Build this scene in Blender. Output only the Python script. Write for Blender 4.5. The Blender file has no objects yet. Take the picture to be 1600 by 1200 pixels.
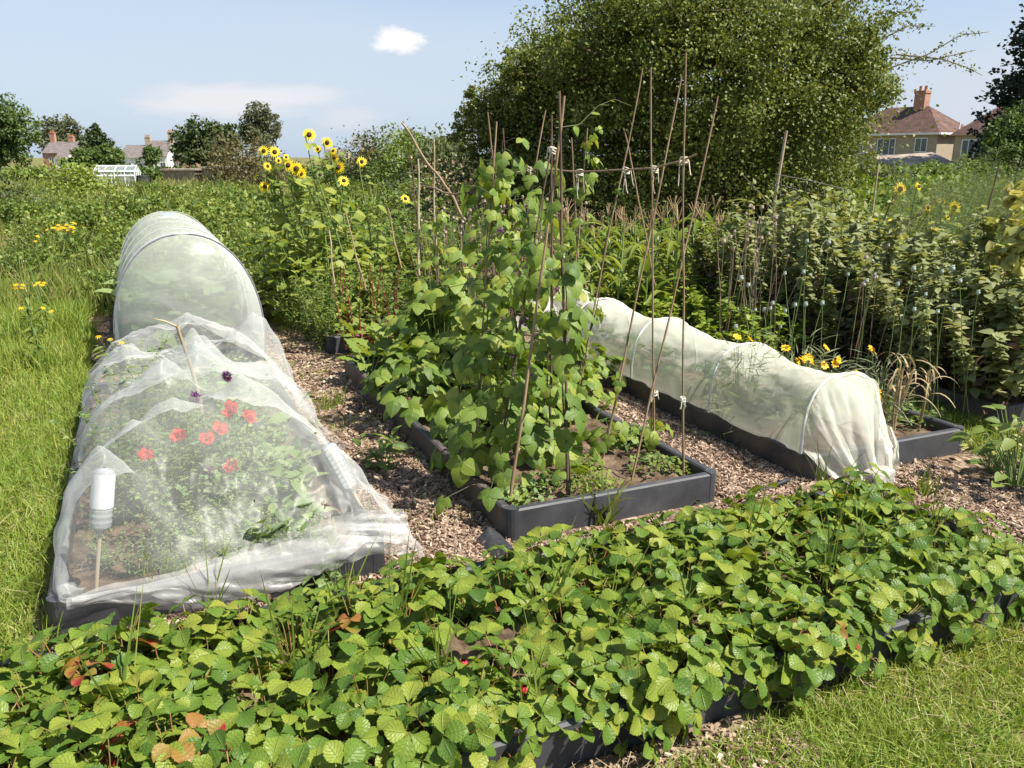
import bpy, math, random
import numpy as np
from mathutils import Vector
rng = np.random.default_rng(7)
random.seed(7)
S = bpy.context.scene
C = S.collection
PI = math.pi
# ------------------------------------------------------------------ camera geometry (real-world survey of the photo)
F = 1304.; PT = math.atan(360/1304); TH = math.atan(600/1353.); CZ = 1.65
def _ray(px, py):
    r = (px-800)/F; d = (py-600)/F
    fw = math.cos(PT)-d*math.sin(PT); dn = d*math.cos(PT)+math.sin(PT)
    return r*math.cos(TH)+fw*math.sin(TH), -r*math.sin(TH)+fw*math.cos(TH), -dn
def at(px, py, z=0.):
    x, y, d = _ray(px, py); t = (z-CZ)/d
    return Vector((x*t, y*t, z))
def atY(px, py, Y):
    x, y, d = _ray(px, py); t = Y/y
    return Vector((x*t, Y, CZ+d*t))
def atD(px, py, D):
    x, y, d = _ray(px, py); f = x*math.sin(TH)+y*math.cos(TH); t = D/f
    return Vector((x*t, y*t, CZ+d*t))
RV = np.array([math.cos(TH), -math.sin(TH), 0.]); FV = np.array([math.sin(TH), math.cos(TH), 0.])
# ------------------------------------------------------------------ noise
def _h(ix, iy, iz, seed):
    n = (ix.astype(np.int64)*374761393 + iy.astype(np.int64)*668265263 + iz.astype(np.int64)*2147483647 + seed*1274126177) & 0xffffffff
    n = ((n ^ (n >> 13))*1274126177) & 0xffffffff
    n = ((n ^ (n >> 16))*2246822519) & 0xffffffff
    return (n ^ (n >> 15))/4294967295.*2-1
def vnoise(p, seed=0):
    p = np.asarray(p, float); i = np.floor(p); f = p-i; f = f*f*(3-2*f); i = i.astype(np.int64)
    out = 0
    for dx in (0, 1):
        for dy in (0, 1):
            for dz in (0, 1):
                w = (f[..., 0] if dx else 1-f[..., 0])*(f[..., 1] if dy else 1-f[..., 1])*(f[..., 2] if dz else 1-f[..., 2])
                out = out+w*_h(i[..., 0]+dx, i[..., 1]+dy, i[..., 2]+dz, seed)
    return out
def fbm(p, seed=0, o=3):
    p = np.asarray(p, float); return sum(vnoise(p*2**k, seed+k)*.5**k for k in range(o))
def n2(x, y, seed=0, o=3):
    x, y = np.broadcast_arrays(np.asarray(x, float), np.asarray(y, float)); return fbm(np.stack([x, y, 0*x+.37], -1), seed, o)
def unit(v):
    v = np.asarray(v, float); return v/np.maximum(np.linalg.norm(v, axis=-1, keepdims=True), 1e-9)
# ------------------------------------------------------------------ mesh builder
class Geo:
    def __init__(s): s.V = []; s.F = []; s.U = []; s.M = []; s.n = 0
    def add(s, V, Fc, m=0, uv=None):
        V = np.asarray(V, float); Fc = np.asarray(Fc, np.int64)
        if V.ndim == 2: V = V[None]
        N, nv, _ = V.shape
        s.V.append(V.reshape(-1, 3))
        s.U.append(np.zeros((N*nv, 2)) if uv is None else np.tile(np.asarray(uv, float), (N, 1)))
        s.F.append(((np.arange(N)*nv)[:, None, None]+Fc[None]+s.n).reshape(-1, Fc.shape[1]))
        s.M.append(np.full(len(s.F[-1]), m, np.int32)); s.n += N*nv
        return s
    def mesh(s, name, mats, smooth=True):
        me = bpy.data.meshes.new(name)
        if not s.V: return me
        V = np.concatenate(s.V); U = np.concatenate(s.U)
        L = np.concatenate([f.ravel() for f in s.F]); tot = np.concatenate([np.full(len(f), f.shape[1]) for f in s.F])
        me.vertices.add(len(V)); me.vertices.foreach_set('co', V.ravel().astype(np.float32))
        me.loops.add(len(L)); me.loops.foreach_set('vertex_index', L.astype(np.int32))
        me.polygons.add(len(tot)); st = np.concatenate([[0], np.cumsum(tot)[:-1]])
        me.polygons.foreach_set('loop_start', st.astype(np.int32))
        me.polygons.foreach_set('material_index', np.concatenate(s.M))
        me.polygons.foreach_set('use_smooth', np.full(len(tot), smooth))
        uvl = me.uv_layers.new(name='UVMap'); uvl.data.foreach_set('uv', U[L].ravel().astype(np.float32))
        for m in (mats if isinstance(mats, (list, tuple)) else [mats]): me.materials.append(m)
        me.update(calc_edges=True); me.validate()
        return me
    def build(s, name, mats, parent=None, smooth=True, loc=None):
        o = bpy.data.objects.new(name, s.mesh(name, mats, smooth)); C.objects.link(o)
        if parent is not None: o.parent = parent
        if loc is not None: o.location = loc
        return o
def tag(o, label=None, cat=None, group=None, kind=None):
    if label: o['label'] = label
    if cat: o['category'] = cat
    if group: o['group'] = group
    if kind: o['kind'] = kind
    return o
def thing(name, label, cat, loc=(0, 0, 0), rz=0, group=None):
    o = bpy.data.objects.new(name, None); C.objects.link(o); o.empty_display_size = .1
    o.location = loc; o.rotation_euler = (0, 0, rz)
    return tag(o, label, cat, group)
def dup(root, loc, rz=0, sc=1., label=None, group=None, tilt=(0, 0)):
    r = root.copy(); C.objects.link(r); place(r, loc, rz, sc, tilt)
    if label: r['label'] = label
    if group: r['group'] = group
    for ch in list(root.children):
        c = ch.copy(); C.objects.link(c); c.parent = r
        for g in list(ch.children):
            d = g.copy(); C.objects.link(d); d.parent = c
    return r
def place(r, loc, rz=0, sc=1., tilt=(0, 0)):
    r.location = loc; r.rotation_euler = (tilt[0], tilt[1], rz); r.scale = (sc, sc, sc) if np.isscalar(sc) else sc
    return r
# ---- shapes
def tube(P, r, k=6, caps=True):
    P = np.asarray(P, float); n = len(P); r = np.broadcast_to(np.asarray(r, float), (n,))
    T = unit(np.gradient(P, axis=0)); a = np.array([0, 0, 1.]) if abs(T[0, 2]) < .9 else np.array([1., 0, 0])
    U = unit(np.cross(T, a)); W = np.cross(T, U); t = np.arange(k)*2*PI/k
    V = P[:, None]+r[:, None, None]*(np.cos(t)[None, :, None]*U[:, None]+np.sin(t)[None, :, None]*W[:, None])
    V = V.reshape(-1, 3); i = np.arange(n-1)[:, None]*k; j = np.arange(k)[None]
    Fq = np.stack([i+j, i+(j+1) % k, i+k+(j+1) % k, i+k+j], -1).reshape(-1, 4)
    return V, Fq
def gtube(g, P, r, k=6, m=0): V, f = tube(P, r, k); g.add(V, f, m)
def box(g, x0, x1, y0, y1, z0, z1, m=0):
    V = np.array([[x, y, z] for z in (z0, z1) for y in (y0, y1) for x in (x0, x1)])
    g.add(V, [[0, 2, 3, 1], [4, 5, 7, 6], [0, 1, 5, 4], [2, 6, 7, 3], [0, 4, 6, 2], [1, 3, 7, 5]], m)
def gridf(nu, nv, closed=False):
    i = np.arange(nu-1)[:, None]; j = np.arange(nv if closed else nv-1)[None]; jn = (j+1) % nv
    return np.stack([i*nv+j, (i+1)*nv+j, (i+1)*nv+jn, i*nv+jn], -1).reshape(-1, 4)
def ggrid(g, P, m=0):
    nu, nv = P.shape[:2]; u, v = np.meshgrid(np.linspace(0, 1, nu), np.linspace(0, 1, nv), indexing='ij')
    g.add(P.reshape(-1, 3), gridf(nu, nv), m, np.stack([u, v], -1).reshape(-1, 2))
def gsphere(g, c, r, m=0, nu=8, nv=10):
    t = np.linspace(0, PI, nu)[:, None]; p = np.linspace(0, 2*PI, nv)[None]; r = np.broadcast_to(np.asarray(r, float), (3,))
    P = np.stack([np.sin(t)*np.cos(p)*r[0], np.sin(t)*np.sin(p)*r[1], np.cos(t)*r[2]+0*p], -1)+np.asarray(c, float)
    ggrid(g, P[::-1], m)
def leafT(rows, cols, wf, w=.6, fold=.15, droop=.25, serr=0, nserr=8, pleat=0, cup=0):
    s = np.linspace(0, 1, rows)[:, None]; u = np.linspace(-1, 1, cols)[None]
    hw = wf(s)*w*.5
    if serr: hw = hw*(1+serr*np.where((np.arange(rows) % 2)[:, None] == 1, 1., -1.)*(np.abs(u) > .9))
    x = hw*u
    z = fold*np.abs(x)-droop*s*s+pleat*np.sin((s*1.2-np.abs(u)*.35)*2*PI*nserr)*np.minimum(1, np.abs(u)*2)*np.sin(PI*s)**.5 + cup*(np.abs(u)**2)*hw
    y = s*(1-.12*droop)-0*u
    if serr: y = y-.03*np.abs(u)
    P = np.stack([x+0*s, y+0*x, z+0*x], -1)
    U = np.stack([u+0*s, s+0*u], -1)
    return P.reshape(-1, 3), gridf(rows, cols), U.reshape(-1, 2)
def put(T, pos, fwd, up, sc):
    V, Fc, U = T; pos = np.asarray(pos, float); fwd = unit(fwd); side = unit(np.cross(fwd, up)); up = np.cross(side, fwd)
    sc = np.broadcast_to(np.asarray(sc, float), (len(pos),))[:, None, None]
    return pos[:, None]+sc*(V[None, :, 0:1]*side[:, None]+V[None, :, 1:2]*fwd[:, None]+V[None, :, 2:3]*up[:, None])
def addleaf(g, T, pos, fwd, up, sc, m=0):
    if len(pos): g.add(put(T, pos, fwd, up, sc), T[1], m, T[2])
def rdir(n, r=None):
    return unit((r or rng).normal(size=(n, 3)))
def U_(a, b, n=None): return rng.uniform(a, b, n)
# leaf outlines
W_ov = lambda s: np.sin(PI*np.clip(s, 0, 1)**.75)**.8
W_obo = lambda s: np.clip(np.sin(PI*np.clip(s, 0, 1)**1.45), 0, 1)**.58*np.minimum(1, .15+2.2*s)
W_heart = lambda s: np.clip(np.sin(PI*np.clip(s, 0, 1)**.55), 0, 1)**.75
W_lan = lambda s: np.sin(PI*np.clip(s, 0, 1)**.8)**1.1+.02
W_bl = lambda s: (1-s)**.7+.03
L_straw = leafT(21, 5, W_obo, .86, .36, .32, serr=.055, nserr=5, pleat=.018)
L_bean = leafT(9, 5, W_heart, .86, -.12, .3, pleat=.01, nserr=4)
L_gen = leafT(6, 3, W_ov, .62, .25, .25)
L_big = leafT(8, 5, W_ov, .75, .2, .3, pleat=.015, nserr=5)
L_lan = leafT(6, 3, W_lan, .3, .4, .35)
L_strap = leafT(9, 3, lambda s: np.minimum(1, 6*s+.3)*(1-s)**.6+.02, .11, .8, .75)
L_chard = leafT(10, 7, W_heart, .6, .1, .35, pleat=.04, nserr=4)
L_diam = (np.array([[0, 0, 0], [.36, .45, .05], [0, 1, -.1], [-.36, .45, .05]]), np.array([[0, 1, 2, 3]]), np.array([[0, 0], [1, .5], [0, 1], [-1, .5]]))
L_bent = (np.array([[0, 0, 0], [.34, .4, .1], [0, .5, 0], [-.34, .4, .1], [0, 1, -.16]]), np.array([[0, 1, 2], [0, 2, 3], [1, 4, 2], [3, 2, 4]]), np.array([[0, 0], [1, .5], [0, .5], [-1, .5], [0, 1]]))
L_blade = leafT(5, 2, W_bl, .05, 0, .0)
# ------------------------------------------------------------------ materials
def newmat(name):
    m = bpy.data.materials.new(name); m.use_nodes = True; nt = m.node_tree; nt.nodes.clear()
    return m, nt
def nd(nt, t, **k):
    n = nt.nodes.new(t)
    for a, b in k.items():
        if a in n.inputs: n.inputs[a].default_value = b
        else: setattr(n, a, b)
    return n
def lk(nt, a, b): nt.links.new(a, b)
def col(c): return (c[0], c[1], c[2], 1.)
def ramp(nt, stops, interp='LINEAR'):
    r = nt.nodes.new('ShaderNodeValToRGB'); r.color_ramp.interpolation = interp; e = r.color_ramp.elements
    while len(e) < len(stops): e.new(.5)
    for x, (p, c) in zip(e, stops): x.position = p; x.color = col(c)
    return r
def leafmat(name, stops, rough=.45, tr=.35, trc=(1.25, 1.15, .55), vein=0, patch=None, spec=.4, objvar=.25, bump=0, noise_sc=1.2, isl=.62):
    """leaf: colour differs from leaf to leaf (random per island) and plant to plant, thin so that light comes through"""
    m, nt = newmat(name); out = nd(nt, 'ShaderNodeOutputMaterial'); geo = nd(nt, 'ShaderNodeNewGeometry'); ob = nd(nt, 'ShaderNodeObjectInfo')
    tc = nd(nt, 'ShaderNodeTexCoord'); no = nd(nt, 'ShaderNodeTexNoise', Scale=noise_sc, Detail=3.); lk(nt, tc.outputs['Object'], no.inputs['Vector'])
    a = nd(nt, 'ShaderNodeMath', operation='MULTIPLY'); lk(nt, geo.outputs['Random Per Island'], a.inputs[0]); a.inputs[1].default_value = isl
    b = nd(nt, 'ShaderNodeMath', operation='MULTIPLY_ADD'); lk(nt, ob.outputs['Random'], b.inputs[0]); b.inputs[1].default_value = objvar; lk(nt, a.outputs[0], b.inputs[2])
    c = nd(nt, 'ShaderNodeMath', operation='MULTIPLY_ADD'); lk(nt, no.outputs['Fac'], c.inputs[0]); c.inputs[1].default_value = .5; lk(nt, b.outputs[0], c.inputs[2])
    d = nd(nt, 'ShaderNodeMath', operation='SUBTRACT'); lk(nt, c.outputs[0], d.inputs[0]); d.inputs[1].default_value = .16-(.62-isl)*.5
    r = ramp(nt, [(p, (min(c_[0]*(1.14 if c_[1] > c_[0] else 1), .9), c_[1], c_[2])) for p, c_ in stops]); lk(nt, d.outputs[0], r.inputs['Fac']); base = r.outputs['Color']
    bs = nd(nt, 'ShaderNodeBsdfPrincipled', Roughness=rough); bs.inputs['Specular IOR Level'].default_value = spec
    if vein or bump:
        uv = nd(nt, 'ShaderNodeUVMap'); sp = nd(nt, 'ShaderNodeSeparateXYZ'); lk(nt, uv.outputs[0], sp.inputs[0])
        ab = nd(nt, 'ShaderNodeMath', operation='ABSOLUTE'); lk(nt, sp.outputs['X'], ab.inputs[0])
        v = nd(nt, 'ShaderNodeMath', operation='MULTIPLY_ADD'); lk(nt, ab.outputs[0], v.inputs[0]); v.inputs[1].default_value = -.38; lk(nt, sp.outputs['Y'], v.inputs[2])
        s = nd(nt, 'ShaderNodeMath', operation='MULTIPLY'); lk(nt, v.outputs[0], s.inputs[0]); s.inputs[1].default_value = 7.
        fr = nd(nt, 'ShaderNodeMath', operation='PINGPONG'); lk(nt, s.outputs[0], fr.inputs[0]); fr.inputs[1].default_value = .5
        rib = nd(nt, 'ShaderNodeMapRange', interpolation_type='SMOOTHSTEP'); lk(nt, fr.outputs[0], rib.inputs['Value']); rib.inputs['From Max'].default_value = .12; rib.inputs['To Min'].default_value = 1; rib.inputs['To Max'].default_value = 0
        mid = nd(nt, 'ShaderNodeMapRange', interpolation_type='SMOOTHSTEP'); lk(nt, ab.outputs[0], mid.inputs['Value']); mid.inputs['From Max'].default_value = .09; mid.inputs['To Min'].default_value = 1; mid.inputs['To Max'].default_value = 0
        mx = nd(nt, 'ShaderNodeMath', operation='MAXIMUM'); lk(nt, rib.outputs[0], mx.inputs[0]); lk(nt, mid.outputs[0], mx.inputs[1])
        if vein:
            mf = nd(nt, 'ShaderNodeMath', operation='MULTIPLY'); lk(nt, mx.outputs[0], mf.inputs[0]); mf.inputs[1].default_value = vein
            mc = nd(nt, 'ShaderNodeMix', data_type='RGBA'); lk(nt, mf.outputs[0], mc.inputs['Factor']); lk(nt, base, mc.inputs[6]); mc.inputs[7].default_value = col((.28, .34, .10)); base = mc.outputs[2]
        if bump:
            bp = nd(nt, 'ShaderNodeBump', Strength=bump, Distance=.004, invert=True); lk(nt, mx.outputs[0], bp.inputs['Height']); lk(nt, bp.outputs[0], bs.inputs['Normal'])
    if patch:   # blotches that belong to the leaf (reddening, scorch)
        n2_ = nd(nt, 'ShaderNodeTexNoise', Scale=patch[1], Detail=4.); lk(nt, tc.outputs['Object'], n2_.inputs['Vector'])
        rp = nd(nt, 'ShaderNodeMapRange'); lk(nt, n2_.outputs['Fac'], rp.inputs['Value']); rp.inputs['From Min'].default_value = patch[2]; rp.inputs['From Max'].default_value = patch[2]+.08
        mc = nd(nt, 'ShaderNodeMix', data_type='RGBA'); lk(nt, rp.outputs[0], mc.inputs['Factor']); lk(nt, base, mc.inputs[6]); mc.inputs[7].default_value = col(patch[0]); base = mc.outputs[2]
    lk(nt, base, bs.inputs['Base Color'])
    tm = nd(nt, 'ShaderNodeMix', data_type='RGBA', blend_type='MULTIPLY'); tm.inputs['Factor'].default_value = 1; lk(nt, base, tm.inputs[6]); tm.inputs[7].default_value = col(trc)
    t = nd(nt, 'ShaderNodeBsdfTranslucent'); lk(nt, tm.outputs[2], t.inputs['Color'])
    mix = nd(nt, 'ShaderNodeMixShader'); mix.inputs[0].default_value = tr; lk(nt, bs.outputs[0], mix.inputs[1]); lk(nt, t.outputs[0], mix.inputs[2]); lk(nt, mix.outputs[0], out.inputs[0])
    return m
def mat(name, c1, c2=None, sc=8., rough=.7, spec=.3, bump=0, bsc=None, metal=0, detail=5., contrast=(.35, .65), coord='Object', island=False, stretch=None):
    m, nt = newmat(name); out = nd(nt, 'ShaderNodeOutputMaterial'); bs = nd(nt, 'ShaderNodeBsdfPrincipled', Roughness=rough, Metallic=metal)
    bs.inputs['Specular IOR Level'].default_value = spec
    c2 = c2 or tuple(x*.7 for x in c1); tc = nd(nt, 'ShaderNodeTexCoord'); src = tc.outputs[coord]
    if stretch:
        mp = nd(nt, 'ShaderNodeMapping'); mp.inputs['Scale'].default_value = stretch; lk(nt, src, mp.inputs['Vector']); src = mp.outputs[0]
    no = nd(nt, 'ShaderNodeTexNoise', Scale=sc, Detail=detail); lk(nt, src, no.inputs['Vector']); fac = no.outputs['Fac']
    if island:
        geo = nd(nt, 'ShaderNodeNewGeometry'); ad = nd(nt, 'ShaderNodeMath', operation='MULTIPLY_ADD'); lk(nt, geo.outputs['Random Per Island'], ad.inputs[0]); ad.inputs[1].default_value = .8; 
        sb = nd(nt, 'ShaderNodeMath', operation='MULTIPLY_ADD'); lk(nt, fac, sb.inputs[0]); sb.inputs[1].default_value = .4; sb.inputs[2].default_value = -.1; lk(nt, sb.outputs[0], ad.inputs[2]); fac = ad.outputs[0]
    r = ramp(nt, [(contrast[0], c1), (contrast[1], c2)]); lk(nt, fac, r.inputs['Fac']); lk(nt, r.outputs[0], bs.inputs['Base Color'])
    if bump:
        nb = nd(nt, 'ShaderNodeTexNoise', Scale=bsc or sc*4, Detail=6.); lk(nt, src, nb.inputs['Vector'])
        bp = nd(nt, 'ShaderNodeBump', Strength=bump, Distance=.01); lk(nt, nb.outputs['Fac'], bp.inputs['Height']); lk(nt, bp.outputs[0], bs.inputs['Normal'])
    lk(nt, bs.outputs[0], out.inputs[0])
    return m
def netmat(name, c, op, tint=.5, edge=.45):
    """fine woven mesh: the holes let part of the light straight through, threads scatter and transmit the rest; seen along the weave the threads close up"""
    m, nt = newmat(name); out = nd(nt, 'ShaderNodeOutputMaterial')
    df = nd(nt, 'ShaderNodeBsdfDiffuse', Color=col(c)); tl = nd(nt, 'ShaderNodeBsdfTranslucent', Color=col(c)); gl = nd(nt, 'ShaderNodeBsdfGlossy', Roughness=.35, Color=(.8, .8, .8, 1))
    a = nd(nt, 'ShaderNodeMixShader'); a.inputs[0].default_value = tint; lk(nt, df.outputs[0], a.inputs[1]); lk(nt, tl.outputs[0], a.inputs[2])
    a2 = nd(nt, 'ShaderNodeMixShader'); a2.inputs[0].default_value = .05; lk(nt, a.outputs[0], a2.inputs[1]); lk(nt, gl.outputs[0], a2.inputs[2])
    tp = nd(nt, 'ShaderNodeBsdfTransparent'); lw = nd(nt, 'ShaderNodeLayerWeight', Blend=.35)
    tc = nd(nt, 'ShaderNodeTexCoord'); no = nd(nt, 'ShaderNodeTexNoise', Scale=9., Detail=4.); lk(nt, tc.outputs['Object'], no.inputs['Vector'])
    f = nd(nt, 'ShaderNodeMath', operation='MULTIPLY_ADD'); lk(nt, lw.outputs['Facing'], f.inputs[0]); f.inputs[1].default_value = edge; f.inputs[2].default_value = op-.08
    f2 = nd(nt, 'ShaderNodeMath', operation='MULTIPLY_ADD', use_clamp=True); lk(nt, no.outputs['Fac'], f2.inputs[0]); f2.inputs[1].default_value = .16; lk(nt, f.outputs[0], f2.inputs[2])
    mx = nd(nt, 'ShaderNodeMixShader'); lk(nt, f2.outputs[0], mx.inputs[0]); lk(nt, tp.outputs[0], mx.inputs[1]); lk(nt, a2.outputs[0], mx.inputs[2]); lk(nt, mx.outputs[0], out.inputs[0])
    return m
# ------------------------------------------------------------------ camera, sun, sky
cam = bpy.data.cameras.new('camera'); camo = bpy.data.objects.new('camera', cam); C.objects.link(camo); S.camera = camo
cam.sensor_width = 36; cam.lens = F/1600*36; cam.clip_end = 4000; cam.clip_start = .05
camo.location = (0, 0, CZ); camo.rotation_euler = (PI/2-PT, 0, -TH)
SUN_EL = math.radians(54); sd = unit([.72, -.69, 0]); SUN_AZ = math.atan2(sd[0], sd[1])
sdir = Vector((sd[0]*math.cos(SUN_EL), sd[1]*math.cos(SUN_EL), math.sin(SUN_EL)))
sl = bpy.data.lights.new('sun', 'SUN'); sl.energy = 5.0; sl.angle = math.radians(.53); sl.color = (1, .95, .86)
so = bpy.data.objects.new('sun', sl); C.objects.link(so); so.rotation_euler = sdir.to_track_quat('Z', 'Y').to_euler()
W = bpy.data.worlds.new('World'); S.world = W; W.use_nodes = True; nt = W.node_tree; nt.nodes.clear()
wo = nd(nt, 'ShaderNodeOutputWorld'); bg = nd(nt, 'ShaderNodeBackground', Strength=.082); lk(nt, bg.outputs[0], wo.inputs[0])
sky = nd(nt, 'ShaderNodeTexSky', sky_type='NISHITA', sun_disc=False, sun_elevation=SUN_EL, sun_rotation=SUN_AZ, air_density=1.0, dust_density=.9, ozone_density=1.4, altitude=50.)
tc = nd(nt, 'ShaderNodeTexCoord')
def cloud(prev, px, py, rx, ry, sc, lo, hi, amt, colr, amp=.55):
    """a cloud standing in the sky in one fixed direction"""
    d = Vector(_ray(px, py)).normalized(); r = Vector((0, 0, 1)).cross(d).normalized()*-1; u = r.cross(d)*-1
    def dot(v, w):
        n = nd(nt, 'ShaderNodeVectorMath', operation='DOT_PRODUCT'); lk(nt, tc.outputs['Generated'], n.inputs[0]); n.inputs[1].default_value = v/w; return n.outputs['Value']
    f = dot(d, 1); a = dot(r, rx); b = dot(u, ry)
    cb = nd(nt, 'ShaderNodeCombineXYZ'); lk(nt, a, cb.inputs[0]); lk(nt, b, cb.inputs[1])
    no = nd(nt, 'ShaderNodeTexNoise', Scale=sc, Detail=7., Roughness=.58); lk(nt, cb.outputs[0], no.inputs['Vector'])
    ln = nd(nt, 'ShaderNodeVectorMath', operation='LENGTH'); lk(nt, cb.outputs[0], ln.inputs[0])
    m1 = nd(nt, 'ShaderNodeMath', operation='MULTIPLY_ADD'); lk(nt, no.outputs['Fac'], m1.inputs[0]); m1.inputs[1].default_value = -2*amp; lk(nt, ln.outputs['Value'], m1.inputs[2])
    mr = nd(nt, 'ShaderNodeMapRange', interpolation_type='SMOOTHSTEP'); lk(nt, m1.outputs[0], mr.inputs['Value']); mr.inputs['From Min'].default_value = hi-amp; mr.inputs['From Max'].default_value = lo-amp; mr.inputs['To Min'].default_value = 0; mr.inputs['To Max'].default_value = amt
    g = nd(nt, 'ShaderNodeMath', operation='GREATER_THAN'); lk(nt, f, g.inputs[0]); g.inputs[1].default_value = 0
    q = nd(nt, 'ShaderNodeMath', operation='MULTIPLY'); lk(nt, mr.outputs[0], q.inputs[0]); lk(nt, g.outputs[0], q.inputs[1])
    mx = nd(nt, 'ShaderNodeMix', data_type='RGBA'); lk(nt, q.outputs[0], mx.inputs['Factor']); lk(nt, prev, mx.inputs[6]); mx.inputs[7].default_value = col(colr); return mx.outputs[2]
cc = sky.outputs[0]
# thin summer veil: whitens the blue towards the horizon
sp = nd(nt, 'ShaderNodeSeparateXYZ'); lk(nt, tc.outputs['Generated'], sp.inputs[0])
hz = nd(nt, 'ShaderNodeMapRange', interpolation_type='SMOOTHSTEP'); lk(nt, sp.outputs['Z'], hz.inputs['Value']); hz.inputs['From Min'].default_value = -.02; hz.inputs['From Max'].default_value = .42; hz.inputs['To Min'].default_value = .82; hz.inputs['To Max'].default_value = .10
hm = nd(nt, 'ShaderNodeMix', data_type='RGBA'); lk(nt, hz.outputs[0], hm.inputs['Factor']); lk(nt, cc, hm.inputs[6]); hm.inputs[7].default_value = (3.3, 4.05, 5.15, 1); cc = hm.outputs[2]
cc = cloud(cc, 200, 60, .55, .10, 1.6, .2, 1.1, .35, (4.3, 4.7, 5.3), .6)
cc = cloud(cc, 780, 120, .5, .09, 1.4, .2, 1.1, .30, (4.3, 4.65, 5.2), .6)
cc = cloud(cc, 1560, 170, .22, .12, 1.5, .1, 1.1, .5, (4.5, 4.6, 5.0), .5)
cc = cloud(cc, 350, 158, .12, .026, 1.5, .25, .95, .8, (5.4, 5.3, 5.4), .5)
cc = cloud(cc, 470, 148, .07, .016, 1.5, .25, .95, .6, (5.3, 5.3, 5.4), .5)
cc = cloud(cc, 545, 185, .05, .02, 1.5, .2, 1., .45, (5.1, 5.1, 5.3), .5)
cc = cloud(cc, 626, 66, .036, .016, 1.1, .35, .95, .95, (6.6, 6.5, 6.5), .75)
cc = cloud(cc, 612, 56, .022, .014, 1.3, .3, 1., .7, (6.4, 6.3, 6.4), .7)
lk(nt, cc, bg.inputs['Color'])
S.view_settings.view_transform = 'Standard'; S.view_settings.look = 'None'; S.view_settings.gamma = 1; S.view_settings.exposure = 1.02
S.render.engine = 'CYCLES'; S.cycles.max_bounces = 8; S.cycles.diffuse_bounces = 3; S.cycles.glossy_bounces = 2; S.cycles.transmission_bounces = 4; S.cycles.transparent_max_bounces = 24
# ------------------------------------------------------------------ ground
def ground_z(x, y):
    d = np.hypot(x, y); return -2.2*np.clip((d-45)/110, 0, 1)**1.0
gx = np.concatenate([-np.geomspace(2.5, 900, 44)[::-1]-.5, np.linspace(-2.8, 7, 50), np.geomspace(2.5, 900, 44)+4.7]); gy = np.concatenate([np.linspace(-30, -1, 8), np.linspace(0, 12, 50), np.geomspace(.5, 900, 46)+12])
GX, GY = np.meshgrid(gx, gy, indexing='ij')
GZ = ground_z(GX, GY)+.012*n2(GX*1.3, GY*1.3, 3)-.01
inpath = ((GX > -.45) & (GX < 6) & (GY > 1.2) & (GY < 9.5)); GZ = np.where(inpath, -.012, GZ)
g = Geo(); ggrid(g, np.stack([GX, GY, GZ], -1))
def groundmat():
    m, nt = newmat('turf'); out = nd(nt, 'ShaderNodeOutputMaterial'); bs = nd(nt, 'ShaderNodeBsdfPrincipled', Roughness=.95); bs.inputs['Specular IOR Level'].default_value = .1
    tc = nd(nt, 'ShaderNodeTexCoord'); a = nd(nt, 'ShaderNodeTexNoise', Scale=1.4, Detail=6.); b = nd(nt, 'ShaderNodeTexNoise', Scale=60., Detail=4.)
    for n in (a, b): lk(nt, tc.outputs['Object'], n.inputs['Vector'])
    s = nd(nt, 'ShaderNodeMath', operation='MULTIPLY_ADD'); lk(nt, b.outputs['Fac'], s.inputs[0]); s.inputs[1].default_value = .5; lk(nt, a.outputs['Fac'], s.inputs[2])
    r = ramp(nt, [(.5, (.05, .075, .015)), (.7, (.10, .12, .03)), (.84, (.22, .17, .08)), (.95, (.30, .23, .13))]); lk(nt, s.outputs[0], r.inputs['Fac']); lk(nt, r.outputs[0], bs.inputs['Base Color'])
    bp = nd(nt, 'ShaderNodeBump', Strength=.7, Distance=.02); lk(nt, b.outputs['Fac'], bp.inputs['Height']); lk(nt, bp.outputs[0], bs.inputs['Normal']); lk(nt, bs.outputs[0], out.inputs[0]); return m
tag(g.build('ground', groundmat()), kind='structure')
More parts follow.
